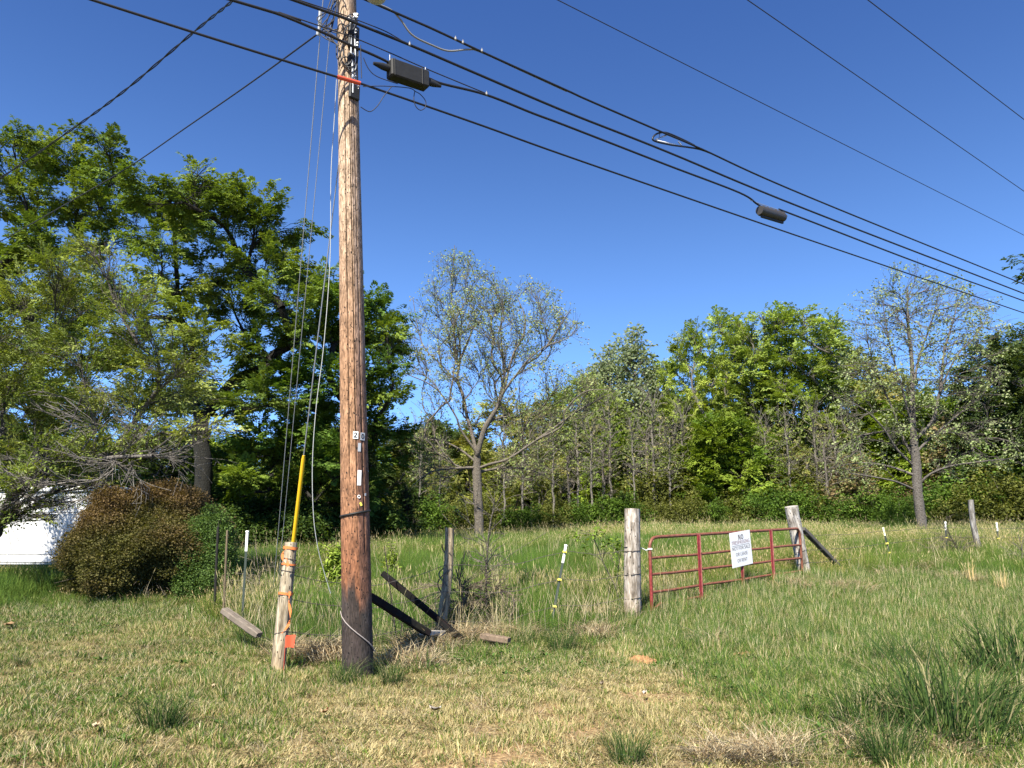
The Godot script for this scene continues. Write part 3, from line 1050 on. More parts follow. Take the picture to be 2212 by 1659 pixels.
	for q in [[32, 128, 0.28, 0.010, M.galv], [34, 172, 0.62, 0.012, M.galv], [128, 200, 0.36, 0.016, M.galv]]:
		var rb := mb(pole_foot)
		var h0 := pole_h(q[1])
		var h1 := pole_h(q[0])
		rb.tube(PackedVector3Array([pole_pt(h0, q[2], 0.03), pole_pt(lerpf(h0, h1, 0.5), q[2] + 0.03, 0.035), pole_pt(h1, q[2], 0.03)]), even(3, q[3]), 6)
		part("ground_rod", rb.done(), q[4], t)
	for q in [[75, 0.6, 0.16, 0.34], [130, 0.45, 0.14, 0.22], [195, 0.55, 0.15, 0.20]]:
		var cl := mb(pole_foot)
		var th: float = q[1]
		var o := pole_front * cos(th) + pole_right * sin(th)
		cl.block(Transform3D(Basis(Vector3.UP.cross(o).normalized(), Vector3.UP, o), pole_pt(pole_h(q[0]), th, 0.012)), Vector3(q[2], q[3], 0.05), 0.012)
		part("clamp", cl.done(), M.black, t)
	# loops of old drop wire hung about the top
	rng.seed = 5
	for k in 11:
		var lw := mb(pole_foot)
		var h := pole_h(rnd(20, 150))
		var lp := PackedVector3Array()
		var th0 := rnd(-1.3, -0.2)
		var th1 := th0 + rnd(0.6, 1.7)
		var dr := rnd(0.15, 0.55)
		for j in 13:
			var u := j / 12.0
			lp.append(pole_pt(h - dr * sin(u * PI) * (1.0 if k % 2 else -0.3) + 0.15 * u, lerpf(th0, th1, u), 0.02 + 0.03 * sin(u * PI)))
		lw.tube(lp, even(13, 0.008), 5)
		part("drop_wire", lw.done(), M.cable_thin, t)
	for k in 9:
		var lw := mb(pole_foot)
		var h := pole_h(rnd(12, 60))
		var c := pole_pt(h, -1.2, rnd(0.05, 0.14))
		var lp := smooth_path(PackedVector3Array([pole_pt(h + rnd(0.1, 0.6), -0.9, 0.02), c + rball() * 0.05, c + Vector3(-rnd(0.02, 0.15), -rnd(0.1, 0.25), 0), pole_pt(h - rnd(0.1, 0.5), -0.8, 0.02)]), 5)
		lw.tube(lp, even(lp.size(), 0.007), 5)
		part("drop_wire", lw.done(), M.cable_thin, t)
	for l in [[[785, 125], [797, 150], [816, 166], [859, 181]], [[784, 187], [829, 186], [882, 190], [897, 197]], [[846, 187], [829, 208], [816, 228], [799, 241], [779, 231]], [[896, 197], [894, 215], [899, 231], [909, 238], [919, 231], [919, 218], [908, 204], [896, 197]], [[779, 98], [780, 130], [781, 169]]]:
		var lw := mb(pole_foot)
		var lp := PackedVector3Array()
		for q in l: lp.append(on_line(q[0], q[1], 0.02))
		lp = smooth_path(lp, 6)
		lw.tube(lp, even(lp.size(), 0.006), 5)
		part("drop_wire", lw.done(), M.cable_thin, t)
	# cross arm above the frame, which carries the three thin conductors
	var arm_c := pole_axis(10.9)
	var across := Vector3(line_dir.z, 0, -line_dir.x)
	var ca := mb(pole_foot)
	beam(ca, arm_c - across * 1.25 + Vector3(0, -0.12, 0), arm_c + across * 2.5 + Vector3(0, -0.12, 0), 0.12, 0.1, Vector3.UP, Color(0.4, 0.33, 0.27))
	part("cross_arm", ca.done(), M.post, t)

func build_cables() -> void:
	wire("power_line", [at(1205, 0, 12.06), at(2212, 508, 23.2)], 0.009, M.cable_thin, "thin bare power line high above, nearest the pole of three", "power line", 0.0, true, "thin power lines overhead")
	wire("power_line", [at(1615, 0, 12.06), at(2212, 413, 19.9)], 0.009, M.cable_thin, "thin bare power line high above, middle of three", "power line", 0.0, true, "thin power lines overhead")
	wire("power_line", [at(1875, 0, 12.06), at(2212, 258, 16.2)], 0.009, M.cable_thin, "thin bare power line crossing the top right corner", "power line", 0.0, true, "thin power lines overhead")
	wire("cable", [[200, 0], [460, 83], [728, 166], [781, 181], [1038, 270], [1224, 337], [1631, 478], [1918, 576], [2212, 676]], 0.015, M.cable, "lowest black cable, held by the red sleeve on the pole")
	wire("cable", [[504, 1], [595, 28], [686, 65], [758, 98], [805, 118], [842, 136], [883, 160], [925, 169], [956, 181], [1051, 205], [1152, 245], [1224, 272], [1440, 356], [1597, 416], [1636, 441], [1665, 457], [1694, 458], [1712, 463], [1985, 568], [2212, 650]], 0.018, M.cable, "black cable running through the large black terminal box")
	wire("strand", [[602, 26], [732, 70], [781, 88], [842, 114], [927, 151], [1048, 201]], 0.008, M.cable_thin, "thin steel strand above the large black terminal box", "strand", 0.0, false)
	wire("cable", [[634, 0], [728, 33], [774, 52], [885, 97], [1025, 157], [1224, 242], [1439, 327], [1741, 452], [2212, 634]], 0.019, M.cable, "thick black cable passing just above the terminal box")
	wire("strand", [[640, -2], [728, 27], [774, 44], [820, 62], [845, 74], [880, 95]], 0.007, M.cable_thin, "thin strand clipped over the thick cable beside the pole", "strand", 0.0, false)
	wire("cable", [[787, -2], [927, 59], [1041, 112], [1224, 195], [1272, 217], [1427, 284], [1516, 322], [1746, 425], [2212, 614]], 0.017, M.cable, "uppermost black cable, the one with the slack loop")
	wire("grey_cable", [[760, -18], [787, -2], [842, 20], [865, 42], [891, 76], [934, 98], [969, 110], [1012, 107], [1038, 112], [1130, 154], [1224, 197]], 0.013, mat(Color(0.22, 0.22, 0.2), 0.5), "grey cable sagging below and rejoining the uppermost cable", "cable", -0.03, false)
	# twisted service drop to the left
	var cp := smooth_path(px3([[560, -48], [505, 0], [420, 68], [270, 195], [150, 283], [0, 385], [-160, 480]], 9.3, 18.0), 40)
	var tw := thing("service_drop", "twisted black service wires slanting down to the left", "service wire", cp[0])
	for s in 2:
		var b := mb(cp[0])
		var ps := PackedVector3Array()
		for k in cp.size():
			var dir := (cp[mini(k + 1, cp.size() - 1)] - cp[maxi(k - 1, 0)]).normalized()
			var x := dir.cross(Vector3.UP).normalized()
			var a := k * 0.33 + PI * s
			ps.append(cp[k] + (x * cos(a) + x.cross(dir) * sin(a)) * 0.014)
		b.tube(ps, even(ps.size(), 0.012), 5)
		part("wire", b.done(), M.cable, tw)
	wire("span_wire", px3([[684, 75], [540, 180], [400, 277], [270, 366], [130, 448], [0, 522], [-120, 590]], 9.2, 21.0), 0.012, M.cable_thin, "single thin black wire slanting down left behind the leaves", "wire", 0.0, false)
	# guy wires
	var pt := pole_axis(9.6)
	wire("guy_wire", [at(703, -60, 8.95), at(692, 70, 9.1), hit(588, 1306)], 0.006, M.galv, "pale steel guy wire, leftmost of the pair", "guy wire", 0.0, false, "guy wires left of the pole")
	wire("guy_wire", [at(716, 40, 8.9), hit(596, 1312)], 0.005, M.galv, "thin steel guy wire, right one of the close pair", "guy wire", 0.0, false, "guy wires left of the pole")
	var foot := hit(606, 1404)
	var top := pole_axis(pole_h(300)) + Vector3(-0.1, 0, 0.02)
	var g := thing("guy_wire", "guy wire ending in a long yellow plastic guard", "guy wire", foot, "guy wires left of the pole")
	var gb := mb(foot)
	rod(gb, top, foot, 0.008, 0.008, 6)
	part("strand", gb.done(), M.steel, g)
	var yb := mb(foot)
	var ya := top.lerp(foot, 0.69)
	for k in 60:
		var q := top.lerp(foot, k / 60.0)
		if q.y < at(649, 978, -q.z).y:
			ya = q
			break
	yb.tube(PackedVector3Array([ya, ya.lerp(foot, 0.02), ya.lerp(foot, 0.5), ya.lerp(foot, 0.99)]), PackedFloat32Array([0.018, 0.026, 0.027, 0.027]), 12)
	part("guard", yb.done(), M.yellow, g)
	wire("slack_wire", px3([[727, 172], [722, 260], [715, 380], [713, 560], [700, 740], [683, 880], [675, 1000], [677, 1110], [686, 1180], [698, 1228], [714, 1282]], 8.9, 9.9), 0.0048, mat(Color(0.5, 0.52, 0.5), 0.5), "slack pale wire hanging loose beside the pole into the grass", "wire", 0.0, false)
	# terminal box slung under its strand
	var a := on_line(840, 148, 0.02)
	var c := on_line(922, 176, 0.02)
	var mid := (a + c) * 0.5
	var tb := thing("terminal_box", "large black cable terminal box hung beside the pole", "terminal box", mid)
	var b := mb(mid)
	var dirv := (c - a).normalized()
	var up := Vector3.UP
	var outv := dirv.cross(up).normalized()
	up = outv.cross(dirv).normalized()
	var L := a.distance_to(c)
	b.block(Transform3D(Basis(dirv, up, outv), mid), Vector3(L, 0.245, 0.17), 0.018)
	part("case", b.done(), M.blackbox, tb)
	b = mb(mid)
	b.block(Transform3D(Basis(dirv, up, outv), mid + outv * 0.088 + dirv * L * 0.3), Vector3(0.018, 0.24, 0.012), 0.003)
	b.block(Transform3D(Basis(dirv, up, outv), mid + outv * 0.088 - dirv * L * 0.42), Vector3(0.012, 0.24, 0.01), 0.003)
	part("rib", b.done(), M.black, tb)
	for s in [-1.0, 1.0]:
		b = mb(mid)
		b.tube(PackedVector3Array([mid + dirv * s * (L * 0.5 - 0.01), mid + dirv * s * (L * 0.5 + 0.10) , mid + dirv * s * (L * 0.5 + 0.22)]), PackedFloat32Array([0.05, 0.045, 0.02]), 10)
		part("cable_neck", b.done(), M.black, tb)
		b = mb(mid)
		rod(b, mid + dirv * s * L * 0.47 + up * 0.11, mid + dirv * s * L * 0.47 + up * 0.20, 0.009, 0.009, 6)
		part("hanger", b.done(), M.steel, tb)
	# bullet closure further along
	a = on_line(1640, 452, 0.0)
	c = on_line(1692, 468, 0.0)
	mid = (a + c) * 0.5
	dirv = (c - a).normalized()
	var cl := thing("splice_closure", "dark ribbed splice closure hung on the lower cable", "splice closure", mid)
	b = mb(mid)
	L = a.distance_to(c)
	var rr := PackedFloat32Array()
	var pp := PackedVector3Array()
	for k in 13:
		pp.append(a.lerp(c, k / 12.0) - Vector3(0, 0.02, 0))
		rr.append(0.085 if k in [0, 12] else 0.105 if k % 2 else 0.098)
	b.tube(pp, rr, 14)
	part("body", b.done(), mat(Color(0.045, 0.04, 0.035), 0.5), cl)
	b = mb(mid)
	beam(b, a + dirv * 0.05 - Vector3(0, 0.13, 0), c - dirv * 0.03 - Vector3(0, 0.13, 0), 0.05, 0.04)
	part("seam", b.done(), M.black, cl)
	b = mb(mid)
	b.tube(PackedVector3Array([a - dirv * 0.28 + Vector3(0, 0.13, 0), a + Vector3(0, 0.12, 0), c + Vector3(0, 0.11, 0), c + dirv * 0.15 + Vector3(0, 0.04, 0)]), even(4, 0.007), 5)
	part("hanger", b.done(), M.steel, cl)
	# slack loop with its metal spreader
	var lp := [[1500, 314], [1476, 302], [1449, 290], [1434, 286], [1419, 289], [1410, 298], [1415, 305], [1444, 312], [1463, 315], [1486, 318], [1513, 323], [1540, 333]]
	var v0 := on_line(1455, 300)
	var sl := thing("slack_loop", "teardrop loop of spare cable on a metal spreader", "cable loop", v0)
	var lps := PackedVector3Array()
	for q in lp: lps.append(on_line(q[0], q[1], -0.03))
	lps = smooth_path(lps, 6)
	b = mb(v0)
	b.tube(lps, even(lps.size(), 0.016), 7)
	part("loop", b.done(), M.cable, sl)
	for q in [[[1420, 304], [1460, 313], 0.014, M.white], [[1417, 302], [1441, 291], 0.014, M.steel], [[1426, 283], [1424, 296], 0.008, M.steel], [[1465, 306], [1475, 317], 0.010, M.galv]]:
		b = mb(v0)
		rod(b, on_line(q[0][0], q[0][1], -0.05), on_line(q[1][0], q[1][1], -0.05), q[2], q[2], 6)
		part("spreader", b.done(), q[3], sl)
	# red sleeve on the lowest cable
	b = mb()
	var s0 := on_line(729, 166, 0.0)
	var s1 := on_line(778, 180, 0.0)
	b.base = s0
	b.tube(PackedVector3Array([s0, s0.lerp(s1, 0.5), s1]), even(3, 0.026), 9)
	tag(part("cable_sleeve", b.done(), mat(Color(0.62, 0.09, 0.04), 0.5), self, s0), "orange red sleeve round the lowest cable at the pole", "cable sleeve")
	# small clips that hold cable to strand
	for q in [[1051, 203, "small steel clip where the strand ends beside the terminal box"], [885, 96, "small steel clip on the thick cable beside the pole"], [1041, 110, "small steel clip where the grey cable rejoins the top cable"], [1000, 92, "small bright clip on the uppermost cable left of the rejoin"], [984, 84, "small bright clip on the uppermost cable, second from the rejoin"]]:
		var p := on_line(q[0], q[1], 0.01)
		b = mb(p)
		b.block(Transform3D(Basis(), p), Vector3(0.03, 0.045, 0.04), 0.008)
		rod(b, p, p + Vector3(0, 0.045, 0), 0.006, 0.006, 6)
		tag(part("cable_clip", b.done(), mat(Color(0.25, 0.25, 0.25), 0.5), self, p), q[2], "cable clip", "clips on the cables")
	var ins := at(692, 22, 9.02)
	b = mb(ins)
	rod(b, ins, at(689, 66, 9.08), 0.022, 0.018, 8)
	rod(b, at(689, 66, 9.08), at(687, 76, 9.1), 0.032, 0.028, 8)
	tag(part("turnbuckle", b.done(), M.galv, self, ins), "grey turnbuckle on the guy wire left of the pole top", "turnbuckle")
	var lh := at(812, -6, 8.6)
	var sm := SphereMesh.new()
	sm.radius = 0.13; sm.height = 0.12; sm.radial_segments = 20; sm.rings = 10
	tag(part("lamp_hood", sm, M.galv, self, lh), "grey rounded lamp hood cut off by the top edge", "street lamp")

# ---------------------------------------------------------------- fence, gate, boards
func wood_post(called: String, label: String, foot: Vector3, top: Vector3, r0: float, r1: float, col: Color, seed_: int, bend := 0.0, group := "") -> Node3D:
	var t := thing(called, label, "fence post", foot, group)
	var b := mb(foot)
	var g := FastNoiseLite.new()
	g.seed = seed_
	g.frequency = 1.0
	var ax := (top - foot).normalized()
	var s := ax.cross(Vector3(0.2, 0.1, 1)).normalized()
	var f := ax.cross(s)
	var n := 26
	var rows := 16
	for j in rows + 1:
		var u := float(j) / rows
		var c := foot.lerp(top, u * 1.06 - 0.06) + s * sin(u * PI) * bend
		for i in n + 1:
			var a := TAU * (i % n) / n
			var o := s * cos(a) + f * sin(a)
			var split := absf(sin(a * 2.5 + seed_)) 
			var r := lerpf(r0, r1, u) * (1.0 + g.get_noise_2d(cos(a) * 2.0 + u * 0.4, sin(a) * 2.0) * 0.14)
			var gr := g.get_noise_3d(cos(a) * 6.0, sin(a) * 6.0, u * 1.2)
			if gr > 0.28: r *= 0.93
			var cc := col * (1.0 + gr * 0.35)
			if gr > 0.28: cc = col * 0.6
			if split < 0.06: cc = cc * 0.6
			cc = cc.lerp(col * Color(0.75, 0.6, 0.45), (1.0 - smoothstep(0.0, 0.35, u)) * 0.7)
			b.vert(c + o * r, o, cc, Vector2(float(i) / n, u * foot.distance_to(top)))
	var w := n + 1
	for j in rows:
		for i in n:
			var k := j * w + i
			b.tri(k, k + 1, k + w); b.tri(k + 1, k + w + 1, k + w)
	var tc := b.vert(top + ax * 0.008, ax, col * 1.05)
	for i in n:
		var k0 := b.vert(b.v[rows * w + i] + b.base, ax, col * rnd(0.75, 1.1))
		var k1 := b.vert(b.v[rows * w + i + 1] + b.base, ax, col * rnd(0.75, 1.1))
		b.tri(tc, k1, k0)
	part("post", b.done(), M.post, t)
	return t

func wrap_wire(t: Node3D, foot: Vector3, top: Vector3, u0: float, u1: float, r: float, turns: float, m: Material, wr := 0.006) -> void:
	var b := mb(foot)
	var ax := (top - foot).normalized()
	var s := ax.cross(Vector3(0.2, 0.1, 1)).normalized()
	var f := ax.cross(s)
	var ps := PackedVector3Array()
	turns = maxf(absf(turns), 0.3) * signf(turns)
	var n := int(absf(turns) * 18)
	for k in n + 1:
		var u := float(k) / n
		var a := TAU * turns * u
		ps.append(foot.lerp(top, lerpf(u0, u1, u)) + (s * cos(a) + f * sin(a)) * r)
	b.tube(ps, even(ps.size(), wr), 5, Color.WHITE, false)
	part("wrapped_wire", b.done(), m, t)

func t_post(label: String, foot: Vector3, top: Vector3, cap: Color, rings: Array, scale := 1.0, group := "steel fence posts") -> void:
	var t := thing("steel_fence_post", label, "fence post", foot, group)
	var ax := (top - foot).normalized()
	var s := ax.cross(Vector3(0, 0.05, 1)).normalized()
	var f := s.cross(ax)
	var b := mb(foot)
	var cut := foot.lerp(top, 0.80)
	b.block(Transform3D(Basis(s, ax, f), (foot - ax * 0.1 + cut) * 0.5), Vector3(0.038 * scale, foot.distance_to(cut) + 0.1, 0.006), 0.001)
	b.block(Transform3D(Basis(s, ax, f), (foot - ax * 0.1 + cut) * 0.5 - f * 0.018), Vector3(0.007, foot.distance_to(cut) + 0.1, 0.034 * scale), 0.001)
	part("stake", b.done(), M.tpost, t)
	b = mb(foot)
	b.block(Transform3D(Basis(s, ax, f), (cut + top) * 0.5), Vector3(0.04 * scale, cut.distance_to(top), 0.014), 0.002, cap)
	b.block(Transform3D(Basis(s, ax, f), top + ax * 0.01), Vector3(0.052 * scale, 0.035, 0.034), 0.008, cap)
	part("top_cap", b.done(), M.paint, t)
	for u in rings:
		b = mb(foot)
		var p := foot.lerp(top, u)
		b.block(Transform3D(Basis(s, ax, f), p + f * 0.006), Vector3(0.068 * scale, 0.038, 0.04), 0.008)
		b.block(Transform3D(Basis(s, ax, f), p + f * 0.035), Vector3(0.024 * scale, 0.022, 0.03), 0.005)
		part("insulator", b.done(), M.insul if cap.r > 0.5 and scale <= 1.0 else M.insul, t)

func board(called: String, label: String, p: Vector3, q: Vector3, w: float, th: float, col: Color, up := Vector3.UP, category := "board") -> void:
	var b := mb(p)
	var fr := frame(p, q, up)
	var n := 12
	var L := p.distance_to(q)
	rng.seed = label.hash()
	var rings := []
	for j in n + 1:
		var u := float(j) / n
		var c := fr.origin + fr.basis.y * (u - 0.5) * L
		var ww := w * (1.0 + rnd(-0.07, 0.07))
		var tt := th * (1.0 + rnd(-0.06, 0.06))
		if j == 0 or j == n:
			ww *= 0.93; tt *= 0.9
		var x := fr.basis.x
		var z := fr.basis.z
		var k := 0.16
		var prof := [Vector2(-0.5, -0.5 + k), Vector2(-0.5, 0.5 - k), Vector2(-0.5 + k * 0.5, 0.5), Vector2(-0.12, 0.5), Vector2(-0.08, 0.40), Vector2(-0.03, 0.5), Vector2(0.5 - k * 0.5, 0.5), Vector2(0.5, 0.5 - k), Vector2(0.5, -0.5 + k), Vector2(0.5 - k * 0.5, -0.5), Vector2(0.15, -0.5), Vector2(0.11, -0.42), Vector2(0.06, -0.5), Vector2(-0.5 + k * 0.5, -0.5)]
		var rg := []
		for v in prof: rg.append(c + x * v.x * ww + z * v.y * tt)
		rings.append(rg)
	for j in n:
		var m: int = rings[j].size()
		for i in m:
			var cc := col * rnd(0.82, 1.15)
			if i in [3, 4, 10, 11]: cc = col * 0.5
			b.face([rings[j][i], rings[j + 1][i], rings[j + 1][(i + 1) % m], rings[j][(i + 1) % m]], cc)
	var e0: Array = rings[0].duplicate()
	b.face(e0, col * 0.9)
	var e1: Array = rings[n].duplicate()
	e1.reverse()
	b.face(e1, col * 0.9)
	tag(part(called, b.done(), M.charred, self, p), label, category)

func fence_wire(label: String, pts: Array, r := 0.0045, barbs := true) -> void:
	var ctrl := PackedVector3Array(pts)
	var ps := smooth_path(ctrl, 12)
	for k in ps.size():
		ps[k] += Vector3(0, sin(k * 0.9) * 0.006, cos(k * 1.1) * 0.006)
	var b := mb(ctrl[0])
	b.tube(ps, even(ps.size(), r), 5)
	if barbs:
		for k in range(1, ps.size() - 1, 2):
			var d := (ps[k + 1] - ps[k]).normalized()
			rod(b, ps[k] - Vector3(0, 0.02, 0.01), ps[k] + Vector3(0, 0.02, 0.01), 0.0035, 0.002, 4)
	tag(part("fence_wire", b.done(), M.wire, self, ctrl[0]), label, "fence wire", "wires of the field fence")

func build_gate() -> void:
	var l0 := Vector3(at(1403, 1161, 13.3).x, 0, -13.3)
	var r0 := Vector3(at(1727, 1142, 17.2).x, 0, -17.2)
	var foot := Vector3(l0.x, land(l0.x, l0.z), l0.z)
	var g := thing("field_gate", "rusty red five bar tubular steel field gate", "gate", foot)
	# height of each rail at both ends, read off the ends of the gate
	var yl := [1161.0, 1206.5, 1242.0, 1280.0, 1307.0]
	var yr := [1141.5, 1177.0, 1205.0, 1232.6, 1254.0]
	var P := func(s: float, r: int) -> Vector3:
		var a := at(1403, yl[r], 13.3)
		var c := at(1727, yr[r], 17.2)
		return Vector3(lerpf(l0.x, r0.x, s), lerpf(a.y, c.y, s), lerpf(l0.z, r0.z, s))
	var out := (r0 - l0).normalized().cross(Vector3.UP).normalized()
	if out.z < 0: out = -out
	var rust := Color(0.30, 0.115, 0.07)
	var red := Color(0.42, 0.05, 0.055)
	var run := (r0 - l0).normalized()
	# outer hoop: left upright, top rail, right upright
	var b := mb(foot)
	var low := at(1405, 1334, 13.3)
	low = Vector3(l0.x, low.y, l0.z)
	var hoop := PackedVector3Array([low, low.lerp(P.call(0, 0), 0.5), P.call(0, 0) - Vector3(0, 0.17, 0)])
	for k in range(1, 6):
		var a := PI * 0.5 * k / 6.0
		hoop.append(P.call(0, 0) + Vector3(0, -0.17 + 0.17 * sin(a), 0) + run * (0.17 - 0.17 * cos(a)))
	var tl := hoop.size()
	for k in 9: hoop.append(P.call(lerpf(0.04, 0.965, k / 8.0), 0))
	for k in range(1, 6):
		var a := PI * 0.5 * k / 6.0
		hoop.append(P.call(1, 0) - run * (0.17 - 0.17 * sin(a)) - Vector3(0, 0.17 - 0.17 * cos(a), 0))
	hoop.append(P.call(1, 0) - Vector3(0, 0.2, 0))
	hoop.append(P.call(1, 4) - Vector3(0, 0.08, 0))
	b.tube(hoop, even(hoop.size(), 0.029), 12, rust)
	for k in b.v.size():          # the left upright kept its red paint
		if b.v[k].y + foot.y < P.call(0, 0).y - 0.2 and absf(b.v[k].x) < 0.2: b.c[k] = Color(0.38, 0.06, 0.055)
	part("outer_frame", b.done(), M.red, g)
	for r in range(1, 5):
		b = mb(foot)
		var ps := PackedVector3Array()
		if r == 4:
			ps.append(P.call(0.0, 4) - Vector3(0, 0.13, 0))
			ps.append(P.call(0.02, 4) - Vector3(0, 0.05, 0))
			ps.append(P.call(0.045, 4) + Vector3(0, 0.0, 0))
			ps.append(P.call(0.08, 4) - Vector3(0, 0.005, 0))
		for k in range(0 if r < 4 else 1, 10):
			ps.append(P.call(lerpf(0.005, 0.998, k / 9.0), r) + Vector3(0, sin(k * 1.7 + r) * 0.006, 0))
		b.tube(ps, even(ps.size(), 0.024), 10, rust * (1.0 if r < 4 else 0.9))
		part("rail", b.done(), M.red, g)
	for s in [[0.262, 0, 4, 0.0], [0.527, 0, 4, 0.02], [0.752, 0, 4, 0.0]]:
		b = mb(foot)
		var p0: Vector3 = P.call(s[0], 0) + out * 0.031
		var p1: Vector3 = P.call(s[0] + s[3] * 0.3, 4) + out * 0.031 - Vector3(0, 0.12, 0)
		beam(b, p1, p0, 0.075, 0.012, out, red)
		b.block(Transform3D(Basis(run, Vector3.UP, run.cross(Vector3.UP)), (p0 + p1) * 0.5 + run * 0.034 + out * 0.012), Vector3(0.008, p0.distance_to(p1), 0.03), 0.002, Color(0.42, 0.16, 0.15))
		part("stay", b.done(), M.red, g)
	# latch chain between gate and left post
	b = mb(foot)
	var lp: Vector3 = P.call(0, 1) + Vector3(0, 0.16, 0)
	var post_p := Vector3(at(1386, 1196, 13.25).x, lp.y + 0.02, -13.25)
	b.tube(PackedVector3Array([post_p, post_p.lerp(lp, 0.5) - Vector3(0, 0.03, 0), lp + out * 0.03]), even(3, 0.008), 6, Color(0.7, 0.72, 0.74))
	b.block(Transform3D(Basis(), lp), Vector3(0.075, 0.03, 0.075), 0.005, Color(0.8, 0.8, 0.78))
	part("chain", b.done(), M.paint, g)
	# the sign, wired to the gate and hanging askew
	var X := func(px: float) -> float:
		var rr := ray(px, 1180)
		var k := rr.x / -rr.z
		return (k * -l0.z - l0.x) / ((r0.x - l0.x) - k * (l0.z - r0.z))
	var s0: float = X.call(1568.0)
	var s1: float = X.call(1613.0)
	var mid: Vector3 = P.call((s0 + s1) * 0.5 + 0.012, 0)
	var wdt := (P.call(s1, 0) as Vector3).distance_to(P.call(s0, 0))
	var dd := -mid.z
	var hgt := px_size(71, dd)
	var c := mid + Vector3(0, -hgt * 0.5 + at(1590, 1148, dd).y - mid.y, 0) + out * 0.062
	var sg := thing("warning_sign", "white no trespassing sign hung on the red gate", "sign", c)
	var bs := Basis(run, Vector3.UP, out).orthonormalized()
	bs = Basis(out, deg_to_rad(5.0)) * bs
	bs = Basis(Vector3.UP, -0.0) * bs
	b = mb(c)
	b.block(Transform3D(bs, c), Vector3(wdt, hgt, 0.006), 0.0015)
	part("panel", b.done(), M.white, sg)
	var ink := mat(Color(0.06, 0.05, 0.06), 0.8)
	var pale := mat(Color(0.20, 0.10, 0.12), 0.8)
	for l in [["NO", 0.335, 0.150, ink, 0.24, 0.02], ["TRESPASSING", 0.195, 0.105, pale, 0.86, 0.0], ["NOT FOR SALE", 0.03, 0.10, ink, 0.86, 0.0], ["OR LEASE", -0.145, 0.10, ink, 0.56, 0.0], ["OR RENT", -0.325, 0.10, ink, 0.48, 0.0]]:
		var tm := TextMesh.new()
		var f := SystemFont.new()
		f.font_names = PackedStringArray(["Droid Sans"])
		f.font_weight = 700 if l[0] == "NO" else 400
		tm.font = f
		tm.text = l[0]
		tm.font_size = 48
		tm.pixel_size = 0.01
		tm.depth = 0.1
		var ab := tm.get_aabb().size
		var sx: float = wdt * l[4] / maxf(ab.x, 0.01)
		var sy: float = hgt * l[2] / 0.36
		var mi := part("lettering", tm, l[3], sg)
		mi.transform = Transform3D(bs.scaled_local(Vector3(sx, sy, 0.015)), bs * Vector3(wdt * l[5], hgt * l[1], 0.0042))
	b = mb(c)
	b.block(Transform3D(bs, c + bs * Vector3(0.0, hgt * 0.108, 0.0036)), Vector3(wdt * 0.84, 0.006, 0.002), 0.0005)
	part("underline", b.done(), ink, sg)

